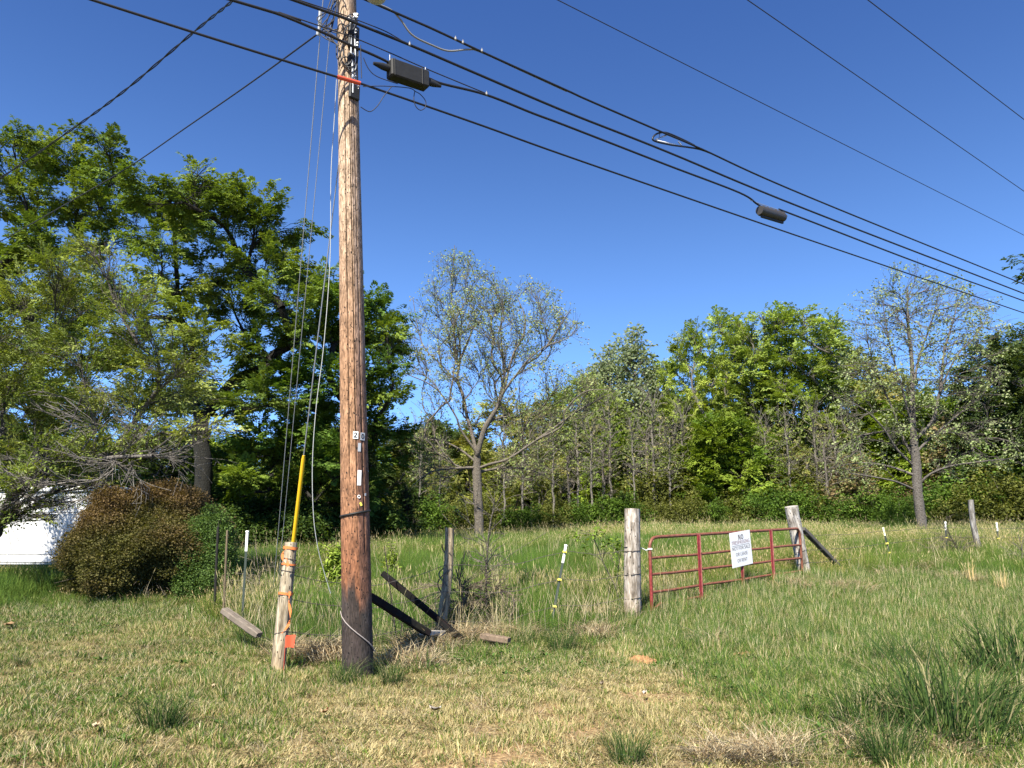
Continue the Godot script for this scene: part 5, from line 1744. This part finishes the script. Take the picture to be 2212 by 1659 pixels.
func build_pecans() -> void:
	var d := 36.0
	var f := ground_at(1036, d)
	f.y = minf(f.y, at(1036, 1166, d).y)
	var t := thing("bare_tree", "half bare tree with wide vase shape in the field right of the pole", "tree", f, "half bare field trees")
	var limbs := [limb([[1036, 1172], [1034, 1110], [1031, 1050], [1030, 1010], [1031, 984]], d),
		limb([[1031, 984], [1026, 973], [994, 926], [985, 900], [952, 850], [921, 826], [877, 806], [859, 782]], d, -1.5),
		limb([[1031, 984], [1024, 955], [1009, 900], [994, 838], [956, 791], [918, 753], [903, 709], [892, 645]], d, 1.2),
		limb([[994, 838], [988, 812], [994, 776], [991, 724], [980, 680], [974, 621], [980, 563], [982, 530]], d + 0.5, 0.5),
		limb([[996, 772], [1015, 727], [1023, 706], [1044, 686]], d + 0.5, 1.5),
		limb([[1031, 984], [1033, 975], [1047, 926], [1073, 882], [1088, 847], [1120, 803], [1144, 774], [1182, 747], [1226, 730], [1249, 703]], d, -1.8),
		limb([[1088, 847], [1108, 768], [1132, 721], [1132, 680], [1114, 636]], d - 0.8, 0.8),
		limb([[1073, 882], [1091, 803], [1085, 759], [1082, 700], [1090, 650]], d - 0.5, 2.0),
		limb([[1182, 747], [1214, 697], [1234, 668]], d - 1.3, -0.5),
		limb([[1032, 1012], [1060, 1002], [1100, 990], [1160, 950], [1214, 920], [1220, 888], [1261, 847], [1314, 841]], d, -2.5),
		limb([[1160, 950], [1210, 915], [1260, 880], [1330, 845]], d - 1.2, 1.5),
		limb([[1030, 1000], [1000, 975], [960, 955], [900, 945], [870, 935]], d, 2.0),
		limb([[1030, 1010], [980, 1012], [930, 1020], [890, 1050]], d, -1.5),
		limb([[1031, 1020], [1100, 1010], [1160, 1020], [1210, 1050]], d, 1.5)]
	rng.seed = 41
	sp_thin = sprig(205, 6, 0.11, 0.07, 0.30, 0.3, 0.9)
	open_tree(t, limbs, blobs_px([[1000, 640, 85], [930, 715, 78], [1130, 690, 90], [1050, 720, 100], [1205, 715, 52], [895, 790, 40], [1130, 830, 86], [965, 850, 60], [985, 570, 42], [1240, 860, 62], [905, 930, 44], [1180, 930, 60], [940, 1010, 50], [1060, 640, 50], [1130, 1010, 50], [1010, 760, 80], [1280, 850, 40]], d, 0.0125),
		{"seed": 42, "sprig": sp_thin, "cols": [Color(0.30, 0.38, 0.14), Color(0.25, 0.33, 0.10), Color(0.38, 0.44, 0.20), Color(0.36, 0.36, 0.17)], "trunk_r": 0.22, "limb_r": 0.07, "tip": 0.0065, "expo": 0.62, "bark": Color(0.31, 0.275, 0.23), "twigs": 3, "clumps": 1, "leafy": 0.85, "size": 0.8, "step": 0.32, "many": 1.2})
	d = 33.0
	f = ground_at(1992, d)
	f.y = minf(f.y, at(1992, 1138, d).y)
	t = thing("bare_tree", "half bare tree with leaning trunk at the right of the field", "tree", f, "half bare field trees")
	limbs = [limb([[1994, 1142], [1988, 1110], [1982, 1058], [1979, 997], [1973, 936], [1970, 830], [1970, 785], [1962, 700], [1960, 620]], d),
		limb([[1970, 1055], [1934, 1040], [1891, 1031], [1830, 1021]], d, -1.5),
		limb([[1972, 1025], [1915, 1006], [1855, 1000], [1790, 1012]], d, 1.5),
		limb([[1974, 1006], [1937, 970], [1912, 930], [1880, 895], [1846, 873], [1806, 857]], d, -1.0),
		limb([[1976, 991], [1952, 949], [1931, 891], [1900, 818], [1876, 748], [1870, 690]], d, 1.0),
		limb([[1973, 930], [1946, 830], [1921, 739], [1906, 648]], d, -1.2),
		limb([[1985, 1046], [2013, 1022], [2058, 1006], [2119, 997], [2190, 990]], d, -1.5),
		limb([[1980, 976], [2013, 943], [2058, 906], [2128, 845], [2164, 806]], d, 1.2),
		limb([[1977, 950], [2016, 906], [2031, 845], [2067, 769], [2104, 730], [2130, 690]], d, -1.5),
		limb([[1971, 840], [1988, 763], [2013, 694], [2031, 618]], d, 0.8),
		limb([[2031, 845], [2040, 760], [2060, 690], [2070, 640]], d - 0.7, 0.5)]
	open_tree(t, limbs, blobs_px([[1960, 650, 84], [1895, 690, 72], [2035, 680, 84], [2105, 700, 66], [2140, 735, 46], [1865, 775, 62], [1960, 780, 92], [2065, 800, 76], [1845, 850, 56], [1890, 950, 66], [2130, 840, 52], [2060, 970, 60], [1835, 1010, 46], [1980, 900, 60], [2150, 960, 56]], d, 0.0125),
		{"seed": 43, "sprig": sp_thin, "cols": [Color(0.30, 0.37, 0.16), Color(0.25, 0.32, 0.13), Color(0.38, 0.43, 0.22)], "trunk_r": 0.20, "trunk_end": 0.1, "limb_r": 0.06, "tip": 0.0065, "expo": 0.62, "bark": Color(0.28, 0.255, 0.23), "twigs": 2, "clumps": 2, "leafy": 0.5, "size": 0.85, "step": 0.32, "many": 1.0})

func make_proto(key: String, called: String, label: String, where: Vector3, h: float) -> Node3D:
	var t := thing(called, label, "tree", where)
	var o := {}
	rng.seed = key.hash()
	var lobes := []
	var trunk := PackedVector3Array()
	match key:
		"maple":
			lobes = generic_lobes(h, 4.3, 0.30, 30, 1.15)
			trunk = straight_trunk(h * 0.92)
			o = {"cols": [Color(0.32, 0.40, 0.075), Color(0.39, 0.45, 0.09), Color(0.25, 0.33, 0.06)], "per": 55.0, "bark": Color(0.30, 0.28, 0.24), "trunk_r": 0.2}
		"poplar":
			lobes = generic_lobes(h, 2.9, 0.40, 26, 0.9)
			trunk = straight_trunk(h * 0.96)
			o = {"cols": [Color(0.32, 0.41, 0.10), Color(0.38, 0.46, 0.12), Color(0.26, 0.35, 0.08)], "per": 55.0, "bark": Color(0.28, 0.26, 0.23), "trunk_r": 0.17}
		"olive":
			lobes = generic_lobes(h, 4.6, 0.25, 30, 1.2)
			trunk = straight_trunk(h * 0.9)
			o = {"cols": [Color(0.28, 0.32, 0.09), Color(0.34, 0.36, 0.10), Color(0.22, 0.27, 0.07), Color(0.34, 0.31, 0.11)], "per": 44.0, "bark": Color(0.17, 0.15, 0.13), "trunk_r": 0.2}
		"dense":
			lobes = generic_lobes(h, 4.0, 0.14, 44, 1.2, 2)
			trunk = straight_trunk(h * 0.9)
			o = {"cols": [Color(0.185, 0.265, 0.04), Color(0.24, 0.32, 0.045), Color(0.13, 0.21, 0.035)], "per": 62.0, "bark": Color(0.10, 0.09, 0.08), "trunk_r": 0.2}
		"shade":
			lobes = generic_lobes(h, 4.2, 0.12, 44, 1.25, 2)
			trunk = straight_trunk(h * 0.9)
			o = {"cols": [Color(0.085, 0.125, 0.04), Color(0.11, 0.15, 0.05), Color(0.065, 0.10, 0.033)], "per": 54.0, "bark": Color(0.19, 0.175, 0.16), "trunk_r": 0.24}
		"cedar":
			lobes = generic_lobes(h, 1.6, 0.05, 26, 0.62, 1)
			trunk = straight_trunk(h * 0.97, 0.01)
			o = {"cols": [Color(0.05, 0.09, 0.03), Color(0.07, 0.115, 0.035)], "per": 110.0, "bark": Color(0.12, 0.10, 0.08), "trunk_r": 0.1, "size": 0.6}
	o.seed = key.hash() % 1000
	o.sprig = sp_wood
	o.tip = 0.018
	o.expo = 0.5
	o.branchlets = 5
	o.twigs = 1
	o.jit = 0.25
	if key in ["sparse", "snag", "brown", "slim"]:
		var big := h
		var base := where
		var limbs := [moved(straight_trunk(h * 0.8, 0.02), base)]
		var bl := []
		var wide: float = {"sparse": 1.9, "snag": 2.2, "brown": 3.0, "slim": 1.5}[key]
		for k in 13:
			var u := k / 12.0
			var a := k * 2.4
			var y: float = lerpf(h * (0.42 if key != "brown" else 0.25), h * 0.96, u)
			bl.append([base + Vector3(cos(a) * wide * 0.6 * (1.1 - u * 0.7), y, sin(a) * wide * 0.6 * (1.1 - u * 0.7)), wide * 0.6, {"snag": 9, "slim": 9}.get(key, 16)])
		var oo := {"seed": 7 + key.length(), "sprig": sp_thin, "tip": 0.012, "trunk_r": 0.15 if key != "snag" else 0.2, "bark": Color(0.36, 0.33, 0.29), "step": 0.6, "twig": 1.6, "size": 1.5, "twigs": 2}
		if key == "sparse": oo.merge({"cols": [Color(0.30, 0.35, 0.20), Color(0.24, 0.30, 0.15)], "clumps": 2, "leafy": 0.95})
		if key == "brown": oo.merge({"cols": [Color(0.27, 0.25, 0.11), Color(0.22, 0.24, 0.09), Color(0.27, 0.20, 0.10)], "clumps": 2, "leafy": 0.85, "bark": Color(0.20, 0.17, 0.14)}, true)
		if key == "slim": oo.merge({"cols": [Color(0.27, 0.33, 0.10), Color(0.22, 0.28, 0.08), Color(0.30, 0.28, 0.12)], "clumps": 1, "leafy": 0.55, "size": 1.1, "twigs": 1, "trunk_r": 0.11, "bark": Color(0.42, 0.39, 0.34)}, true)
		if key == "snag": oo.bark = Color(0.40, 0.36, 0.31)
		open_tree(t, limbs, bl, oo)
	else:
		lobe_tree(t, moved(trunk, where), shifted(lobes, where), o)
	return t

func plant(key: String, px: float, d: float, top: float, wide: float, label: String, group := "") -> void:
	var hs := {"maple": 16.0, "poplar": 17.0, "olive": 13.0, "dense": 9.0, "shade": 14.0, "cedar": 4.5, "sparse": 16.0, "snag": 10.0, "brown": 8.0, "slim": 11.0}
	var kinds := {"maple": "bright_tree", "poplar": "slender_tree", "olive": "olive_tree", "dense": "bushy_tree", "shade": "shady_tree", "cedar": "cedar_tree", "sparse": "sparse_tree", "snag": "bare_trunk_tree", "brown": "brown_tree", "slim": "slim_tree"}
	var g := ground_at(px, d)
	var need := at(px, top, d).y - g.y
	var h: float = hs[key]
	if not protos.has(key):
		var t := make_proto(key, kinds[key], label, g, h)
		t.scale = Vector3(need / h * wide, need / h, need / h * wide)
		if group: t.set_meta("group", group)
		protos[key] = t
		return
	copy_of(protos[key], kinds[key], label, "tree", group, g, px * 0.37 + d, Vector3(need / h * wide, need / h, need / h * wide))

func build_wood() -> void:
	sp_thin = sprig(205, 7, 0.17, 0.10, 0.36, 0.3, 0.9)
	# trees one can point to
	plant("maple", 1510, 54, 690, 0.68, "bright green tree with rounded top, tallest above the left gate post")
	plant("maple", 1625, 57, 684, 0.62, "bright green tree right behind the warning sign, second row")
	plant("poplar", 1590, 60, 666, 0.9, "slender green tree top rising between the two bright trees")
	plant("poplar", 1685, 56, 664, 1.0, "slender green tree left of the leaning gate post's line")
	plant("poplar", 1752, 55, 653, 1.05, "tall slender green tree, highest of the wood right of centre")
	plant("poplar", 1818, 57, 675, 0.95, "slender yellow green tree beside the right half bare tree")
	plant("sparse", 1385, 58, 724, 1.0, "tall pale thin leaved tree in the gap right of the bare tree")
	plant("sparse", 1330, 61, 760, 1.0, "pale thin leaved tree left of the tallest pale one")
	plant("sparse", 1290, 63, 805, 1.0, "small pale thin leaved tree at the long low limb's tip")
	plant("olive", 1075, 60, 850, 1.0, "olive green tree straight behind the half bare tree")
	plant("olive", 1165, 58, 850, 0.9, "olive tree behind the half bare tree, right side")
	plant("poplar", 1265, 57, 800, 1.0, "slender green tree with peaked top right of the half bare tree")
	plant("poplar", 1215, 63, 830, 1.1, "slender green tree set back between two olive trees")
	plant("poplar", 1440, 60, 770, 1.0, "slender green tree filling the gap left of the bright rounded one")
	plant("poplar", 1310, 56, 835, 1.2, "slender bright tree left of the left gate post")
	plant("shade", 935, 62, 900, 0.8, "rounded green tree in the gap right of the dense dark tree")
	plant("shade", 985, 66, 930, 0.9, "low green tree behind the left limbs of the half bare tree")
	plant("olive", 890, 64, 940, 0.9, "low olive tree beside the dense dark tree's right edge")
	plant("dense", 1565, 50, 895, 1.1, "bushy deep green tree directly above the warning sign")
	plant("dense", 1490, 53, 960, 1.0, "bushy green tree above the gate's left half")
	plant("dense", 1640, 53, 930, 1.0, "bushy green tree above the gate's right half")
	plant("dense", 1340, 55, 925, 0.9, "bright bushy tree above the left gate post, left side")
	plant("dense", 1440, 57, 890, 0.9, "bushy green tree left of the deep green one")
	plant("dense", 2030, 52, 850, 1.1, "deep green bushy tree behind the right half bare tree")
	plant("dense", 1900, 56, 880, 1.0, "deep green bushy tree left behind the right half bare tree")
	plant("olive", 1870, 58, 745, 0.9, "olive tree behind the left limbs of the right bare tree")
	plant("olive", 1950, 60, 790, 0.9, "olive tree behind the trunk of the right half bare tree")
	plant("shade", 2190, 44, 735, 1.0, "large grey green tree at the right edge of the field")
	plant("shade", 2290, 47, 690, 1.0, "large grey green tree just past the right edge")
	plant("shade", 2110, 55, 850, 1.0, "dull green tree left of the large edge tree")
	plant("snag", 1792, 47, 930, 0.8, "pale straight bare trunk with dead side branches behind the gate brace")
	plant("snag", 1735, 50, 980, 0.7, "thin pale bare trunk above the leaning gate post")
	plant("snag", 1400, 52, 900, 0.9, "pale bare tree behind the left gate post")
	plant("snag", 1305, 50, 930, 0.8, "bare grey tree left of the left gate post")
	plant("snag", 1230, 48, 960, 0.8, "bare grey tree above the leaning steel post")
	plant("snag", 1460, 55, 850, 0.9, "bare grey tree in the dark hollow of the wood")
	plant("snag", 1148, 50, 985, 0.7, "small bare tree right of the field tree's trunk")
	plant("olive", 1180, 50, 955, 0.8, "low olive tree right of the field tree's trunk")
	plant("olive", 1095, 51, 965, 0.8, "low olive tree behind the field tree's trunk")
	plant("olive", 1730, 50, 950, 0.7, "low olive tree above the right gate post")
	plant("brown", 1850, 47, 1000, 1.2, "brown budding tree left of the leaning field trunk")
	plant("brown", 2120, 46, 930, 1.3, "brown olive budding tree above the crooked wooden post")
	plant("olive", 960, 52, 980, 0.8, "low olive tree left of the field tree's trunk")
	plant("cedar", 878, 38, 1040, 1.0, "small dark cedar just right of the utility pole")
	plant("cedar", 1345, 46, 1060, 1.5, "small dark evergreen above the left gate post")
	var slim := [[905, 45, 890, "left of the dark cedar"], [950, 47, 930, "behind the left field tree limbs"], [1090, 46, 900, "just right of the field tree"], [1128, 47, 870, "under the field tree's right limbs"], [1165, 49, 900, "above the bare sapling"], [1195, 46, 880, "straight above the leaning steel post"], [1250, 48, 850, "right of the leaning steel post"], [1278, 47, 880, "left of the young sapling"], [1320, 50, 830, "above the young sapling"], [1372, 47, 880, "above the left gate post"], [1415, 49, 830, "right of the left gate post"], [1448, 48, 900, "over the gate's rounded corner"], [1480, 50, 860, "over the gate's left stay"], [1660, 50, 880, "over the gate's right stay"], [1712, 48, 870, "over the leaning gate post"], [1770, 49, 850, "left of the pale bare trunk"], [1815, 48, 880, "right of the pale bare trunk"], [1850, 50, 860, "over the brace's lower end"], [2060, 47, 880, "left of the crooked post"], [2120, 46, 900, "right of the crooked post"]]
	for s in slim:
		plant("slim", s[0], s[1], s[2], rnd(0.7, 1.0), "slim pale trunk with thin leaves at the wood's edge, " + s[3], "slim trunks at the wood's edge")
	rng.seed = 91
	# the depth of the wood
	for k in 30:
		var px := 870.0 + k * 50.0 + rnd(-18, 18)
		var far := rnd(68, 92)
		var low := 1330.0 > px
		plant(["maple", "olive", "dense", "shade", "olive"][k % 5], px, far, rnd(905, 960) if low else rnd(830, 905), rnd(0.9, 1.2), "tree of the back rows, seen only through gaps of the wood", "back rows of the wood")
	for k in 27:
		plant(["dense", "shade", "dense", "olive"][k % 4], 840.0 + k * 54.0 + rnd(-14, 14), rnd(64, 78), rnd(985, 1040), rnd(1.5, 1.9), "low tree of the back rows, seen only through gaps of the wood", "low back rows of the wood")
	for k in 16:
		var px := -260.0 + k * 72.0 + rnd(-18, 18)
		plant(["shade", "dense", "shade"][k % 3], px, rnd(44, 60), rnd(880, 990), rnd(1.0, 1.3), "dark tree far behind the big left trees, seen only through gaps", "trees far behind the left trees")
	for k in 8:
		plant(["shade", "olive", "dense"][k % 3], 2260.0 + k * 70.0, rnd(50, 66), rnd(800, 900), 1.1, "tree of the wood beyond the right edge", "trees beyond the right edge")
	# bushes along its foot
	var bushes := {}
	var bl := [[905, 44, 1075, 0], [985, 46, 1085, 1], [1060, 47, 1080, 1], [1125, 46, 1095, 0], [1200, 47, 1080, 1], [1265, 47, 1085, 0], [1330, 46, 1070, 0], [1375, 47, 1090, 1], [1430, 47, 1085, 1], [1490, 46, 1075, 1], [1540, 46, 1085, 0], [1600, 46, 1070, 1], [1655, 45, 1060, 0], [1700, 46, 1055, 0], [1760, 48, 1085, 2], [1830, 46, 1080, 0], [1895, 45, 1060, 0], [1940, 41, 1085, 0], [2035, 43, 1055, 0], [2085, 43, 1045, 0], [2130, 42, 1040, 1], [2190, 41, 1030, 1], [2260, 41, 1030, 1], [1420, 50, 1010, 1], [1700, 50, 1010, 1], [2000, 48, 1040, 2], [2180, 44, 970, 0], [850, 42, 1090, 1], [1950, 36, 1118, 0]]
	var where := ["beside the dark cedar", "left of the field tree's trunk", "behind the field tree's trunk", "right of the field tree's trunk", "above the bare sapling", "above the leaning steel post", "left of the left gate post", "just right of the left gate post", "above the gate's left corner", "left above the warning sign", "above the warning sign", "right above the warning sign", "above the gate's right stay", "left of the right gate post", "above the gate brace", "below the pale trunk", "left of the leaning field trunk", "at the leaning field trunk, behind it", "right of the leaning field trunk", "behind the crooked wooden post", "right of the crooked wooden post", "at the right edge", "past the right edge", "deeper, above the gate's left corner", "deeper, above the right gate post", "deeper, behind the leaning field trunk", "taller, at the right edge", "right of the utility pole", "low at the foot of the leaning field trunk"]
	var bn := ["green_bush", "olive_bush", "brown_bush"]
	var sets := [[Color(0.11, 0.19, 0.035), Color(0.15, 0.24, 0.04), Color(0.085, 0.15, 0.03)], [Color(0.17, 0.19, 0.05), Color(0.21, 0.22, 0.06), Color(0.13, 0.15, 0.04)], [Color(0.17, 0.12, 0.075), Color(0.14, 0.11, 0.06), Color(0.12, 0.13, 0.05)]]
	for k in bl.size():
		var q: Array = bl[k]
		var g := ground_at(q[0], q[1])
		var h := at(q[0], q[2], q[1]).y - g.y
		var kind: int = q[3]
		var lab: String = ["green", "olive", "brown"][kind] + " bush at the wood's foot, " + where[k]
		if not bushes.has(kind):
			var b := thing(bn[kind], lab, "bush", g, "bushes at the foot of the wood")
			bush(b, Vector3(2.0, 2.2, 1.6), 620, {"seed": 60 + kind, "cols": sets[kind], "sprig": sp_far, "size": 0.6, "shell": 0.4, "stems": 22, "stem_r": 0.03, "lumps": 0.55, "bark": Color(0.28, 0.25, 0.22)})
			b.scale = Vector3(1.1, 1.0, 1.0) * (h / 2.1)
			bushes[kind] = b
		else:
			copy_of(bushes[kind], bn[kind], lab, "bush", "bushes at the foot of the wood", g, k * 1.9, Vector3(rnd(0.95, 1.3), 1.0, 1.0) * (h / 2.1))

func build_small_plants() -> void:
	# bare sapling and brush at the fence
	var f := hit(1052, 1372)
	var d := -f.z
	var t := thing("bare_sapling", "bare whip like sapling with spreading top twigs beside the old post", "sapling", f)
	open_tree(t, [PackedVector3Array([f, at(1050, 1250, d), at(1056, 1150, d), at(1066, 1100, d)]), PackedVector3Array([at(1064, 1105, d), at(1100, 1075, d), at(1160, 1062, d - 0.2)]), PackedVector3Array([at(1064, 1108, d), at(1085, 1065, d), at(1110, 1020, d)]), PackedVector3Array([at(1062, 1115, d), at(1020, 1085, d), at(985, 1060, d + 0.2)]), PackedVector3Array([at(1052, 1210, d), at(1000, 1160, d), at(955, 1110, d)]), PackedVector3Array([at(1050, 1240, d), at(1100, 1200, d), at(1180, 1150, d)])], [[at(1060, 1180, d), 0.45, 26], [at(1040, 1100, d), 0.4, 14]], {"seed": 71, "trunk_r": 0.016, "tip": 0.004, "bark": Color(0.34, 0.30, 0.25), "twigs": 2, "twig": 0.4, "step": 0.1})
	f = hit(1010, 1375)
	d = -f.z
	t = thing("dead_brush", "tangled grey dead brush between old post and sapling", "brush", f)
	open_tree(t, [PackedVector3Array([f, at(1000, 1300, d), at(985, 1230, d)]), PackedVector3Array([f, at(1040, 1310, d), at(1075, 1260, d)])], [[at(1000, 1310, d), 0.5, 80], [at(1060, 1310, d), 0.45, 70], [at(1030, 1250, d), 0.4, 26], [at(930, 1300, d), 0.35, 18]], {"seed": 72, "trunk_r": 0.014, "tip": 0.0042, "bark": Color(0.34, 0.28, 0.21), "twigs": 2, "twig": 0.5, "step": 0.1, "lift": -0.1})
	f = hit(600, 1345)
	d = -f.z + 1.2
	f = ground_at(575, d)
	t = thing("dead_brush", "thin grey dead brush and stalks left behind the stub post", "brush", f)
	open_tree(t, [PackedVector3Array([f, at(560, 1250, d), at(552, 1180, d)]), PackedVector3Array([f, at(600, 1260, d), at(610, 1200, d)])], [[at(560, 1270, d), 0.55, 40], [at(660, 1300, d), 0.5, 40], [at(620, 1240, d), 0.4, 20], [at(700, 1310, d), 0.4, 24]], {"seed": 73, "trunk_r": 0.012, "tip": 0.0038, "bark": Color(0.36, 0.31, 0.24), "twigs": 2, "twig": 0.5, "step": 0.1, "lift": 0.0})
	f = hit(860, 1410)
	d = -f.z
	t = thing("dead_brush", "thin dark stalks standing right beside the pole's foot", "brush", f)
	open_tree(t, [PackedVector3Array([f, at(850, 1330, d), at(838, 1240, d), at(830, 1180, d)]), PackedVector3Array([f, at(868, 1340, d), at(866, 1290, d)]), PackedVector3Array([f, at(900, 1350, d), at(940, 1300, d)])], [[at(865, 1350, d), 0.35, 22]], {"seed": 74, "trunk_r": 0.010, "tip": 0.0026, "bark": Color(0.14, 0.12, 0.10), "twigs": 2, "twig": 0.4, "step": 0.1})
	f = hit(2080, 1205)
	t = thing("dead_brush", "grey brown dead weeds in front of the crooked post", "brush", f)
	d = -f.z
	open_tree(t, [PackedVector3Array([f, at(2060, 1170, d), at(2035, 1130, d)])], [[at(2040, 1190, d), 0.55, 34], [at(2080, 1195, d), 0.5, 30], [at(2010, 1215, d), 0.5, 26], [at(2030, 1150, d), 0.4, 14]], {"seed": 75, "trunk_r": 0.012, "tip": 0.0035, "bark": Color(0.30, 0.26, 0.21), "twigs": 2, "twig": 0.6, "step": 0.15})
	f = hit(2205, 1225)
	t = thing("dead_brush", "grey dead weed stalks at the right edge of the field", "brush", f)
	d = -f.z
	open_tree(t, [PackedVector3Array([f, at(2208, 1190, d), at(2200, 1155, d)])], [[at(2202, 1190, d), 0.35, 20]], {"seed": 76, "trunk_r": 0.012, "tip": 0.0035, "bark": Color(0.34, 0.31, 0.28), "twigs": 2, "twig": 0.6, "step": 0.15})
	# young plants with big fresh leaves
	var big := sprig(210, 8, 0.11, 0.055, 0.10, 0.1, 0.7)
	var fresh := [Color(0.24, 0.33, 0.05), Color(0.31, 0.40, 0.07), Color(0.18, 0.27, 0.045)]
	for q in [[706, 1292, 0.7, 0.36, 0.95, 620, "yellow green leafy weed left of the utility pole"], [828, 1275, 1.1, 0.18, 0.85, 150, "yellow green leafy weed right behind the utility pole"], [655, 1232, 1.6, 0.2, 0.6, 60, "small leafy weed stalk behind the stub post"], [740, 1180, 2.0, 0.3, 0.6, 60, "leafy weed stalk in front of the dark trees by the pole"]]:
		f = hit(q[0], q[1])
		f.z -= q[2]
		f.y = land(f.x, f.z)
		t = thing("leafy_weed", q[6], "weed", f)
		bush(t, Vector3(q[3], q[4], q[3]), q[5], {"seed": int(q[0]), "cols": fresh, "sprig": big, "size": 0.75, "shell": 0.6, "stems": 8, "stem_r": 0.008, "bark": Color(0.20, 0.24, 0.08)})
	f = hit(1345, 1330)
	d = -f.z
	t = thing("leafy_sapling", "young sapling with fresh leaves left of the thick gate post", "sapling", f)
	open_tree(t, [PackedVector3Array([f, at(1330, 1270, d), at(1305, 1220, d), at(1290, 1180, d), at(1272, 1145, d)]), PackedVector3Array([at(1330, 1270, d), at(1340, 1200, d), at(1345, 1170, d)]), PackedVector3Array([at(1345, 1300, d), at(1355, 1250, d), at(1340, 1235, d)])], [[at(1275, 1150, d), 0.24, 4], [at(1305, 1180, d), 0.3, 4], [at(1343, 1180, d), 0.2, 3], [at(1335, 1235, d), 0.25, 3], [at(1262, 1172, d), 0.2, 3]], {"seed": 77, "trunk_r": 0.012, "tip": 0.003, "bark": Color(0.28, 0.27, 0.20), "twigs": 2, "twig": 0.3, "step": 0.1, "cols": fresh, "sprig": big, "clumps": 1, "leafy": 0.8, "size": 0.7})
	# overhanging leaves at the right edge
	f = ground_at(2300, 26.0)
	t = thing("edge_tree", "leaves of a tree reaching in at the right edge under the cables", "tree", f)
	rng.seed = 78
	lobe_tree(t, smooth_path(PackedVector3Array([f, at(2310, 900, 26.0), at(2300, 700, 26.0)]), 5), [[at(2222, 572, 26.0), 0.28], [at(2250, 560, 26.0), 0.5], [at(2290, 600, 26.0), 1.0], [at(2330, 660, 26.0), 1.2], [at(2350, 760, 26.0), 1.2]], {"seed": 79, "cols": [Color(0.10, 0.16, 0.035), Color(0.14, 0.2, 0.04)], "per": 90.0, "sprig": sp_oak, "trunk_r": 0.12})

# ---------------------------------------------------------------- scene
func _ready() -> void:
	var cam := Camera3D.new()
	cam.name = "camera"
	cam.fov = 54.0
	cam.near = 0.05
	cam.far = 2500.0
	add_child(cam, true)
	cam.position = Vector3(0, EYE, 0)
	cam.rotation_degrees = Vector3(PITCH, 0, 0)
	cam.current = true
	var env := Environment.new()
	var sky := Sky.new()
	var sm := ProceduralSkyMaterial.new()
	sm.sky_top_color = Color(0.019, 0.0525, 0.175).linear_to_srgb()
	sm.sky_horizon_color = Color(0.27, 0.585, 1.24).linear_to_srgb()
	sm.sky_curve = 0.15
	sm.sky_energy_multiplier = 1.0
	sm.ground_bottom_color = Color(0.08, 0.085, 0.04).linear_to_srgb()
	sm.ground_horizon_color = Color(0.12, 0.13, 0.08).linear_to_srgb()
	sm.sun_angle_max = 4.0
	sky.sky_material = sm
	env.background_mode = Environment.BG_SKY
	env.sky = sky
	env.ambient_light_source = Environment.AMBIENT_SOURCE_SKY
	env.tonemap_mode = Environment.TONE_MAPPER_LINEAR
	env.tonemap_exposure = 2.3
	env.sdfgi_enabled = true
	env.ssao_enabled = true
	env.ssil_enabled = true
	var we := WorldEnvironment.new()
	we.name = "world_environment"
	we.environment = env
	add_child(we, true)
	var sun := DirectionalLight3D.new()
	sun.name = "sun"
	sun.light_color = Color(1.0, 0.97, 0.91)
	sun.light_energy = 1.6
	sun.light_angular_distance = 0.53
	sun.shadow_enabled = true
	add_child(sun, true)
	sun.look_at_from_position(SUN_TO * 50.0, Vector3.ZERO)

	noise.seed = 4
	noise.frequency = 0.01
	noise.noise_type = FastNoiseLite.TYPE_SIMPLEX_SMOOTH
	noise.fractal_octaves = 3
	make_materials()
	for q in [[1530, 1412, 0.30], [1612, 1426, 0.27], [1385, 1434, 0.24]]:
		var p := hit(q[0], q[1])
		bare.append([p.x, -p.z, q[2]])
	for q in [[1250, 1575, 0.42], [1390, 1508, 0.40], [1105, 1640, 0.35], [1020, 1590, 0.2], [1180, 1530, 0.22], [1560, 1625, 0.2], [1000, 1655, 0.25]]:
		var p := hit(q[0], q[1])
		bare.append([p.x, -p.z, q[2]])
	build_ground()
	build_trailer()
	build_left_trees()
	build_wood()
	build_pecans()
	build_pole()
	build_cables()
	build_fence()
	build_gate()
	build_small_plants()
	build_litter()
	build_grass()
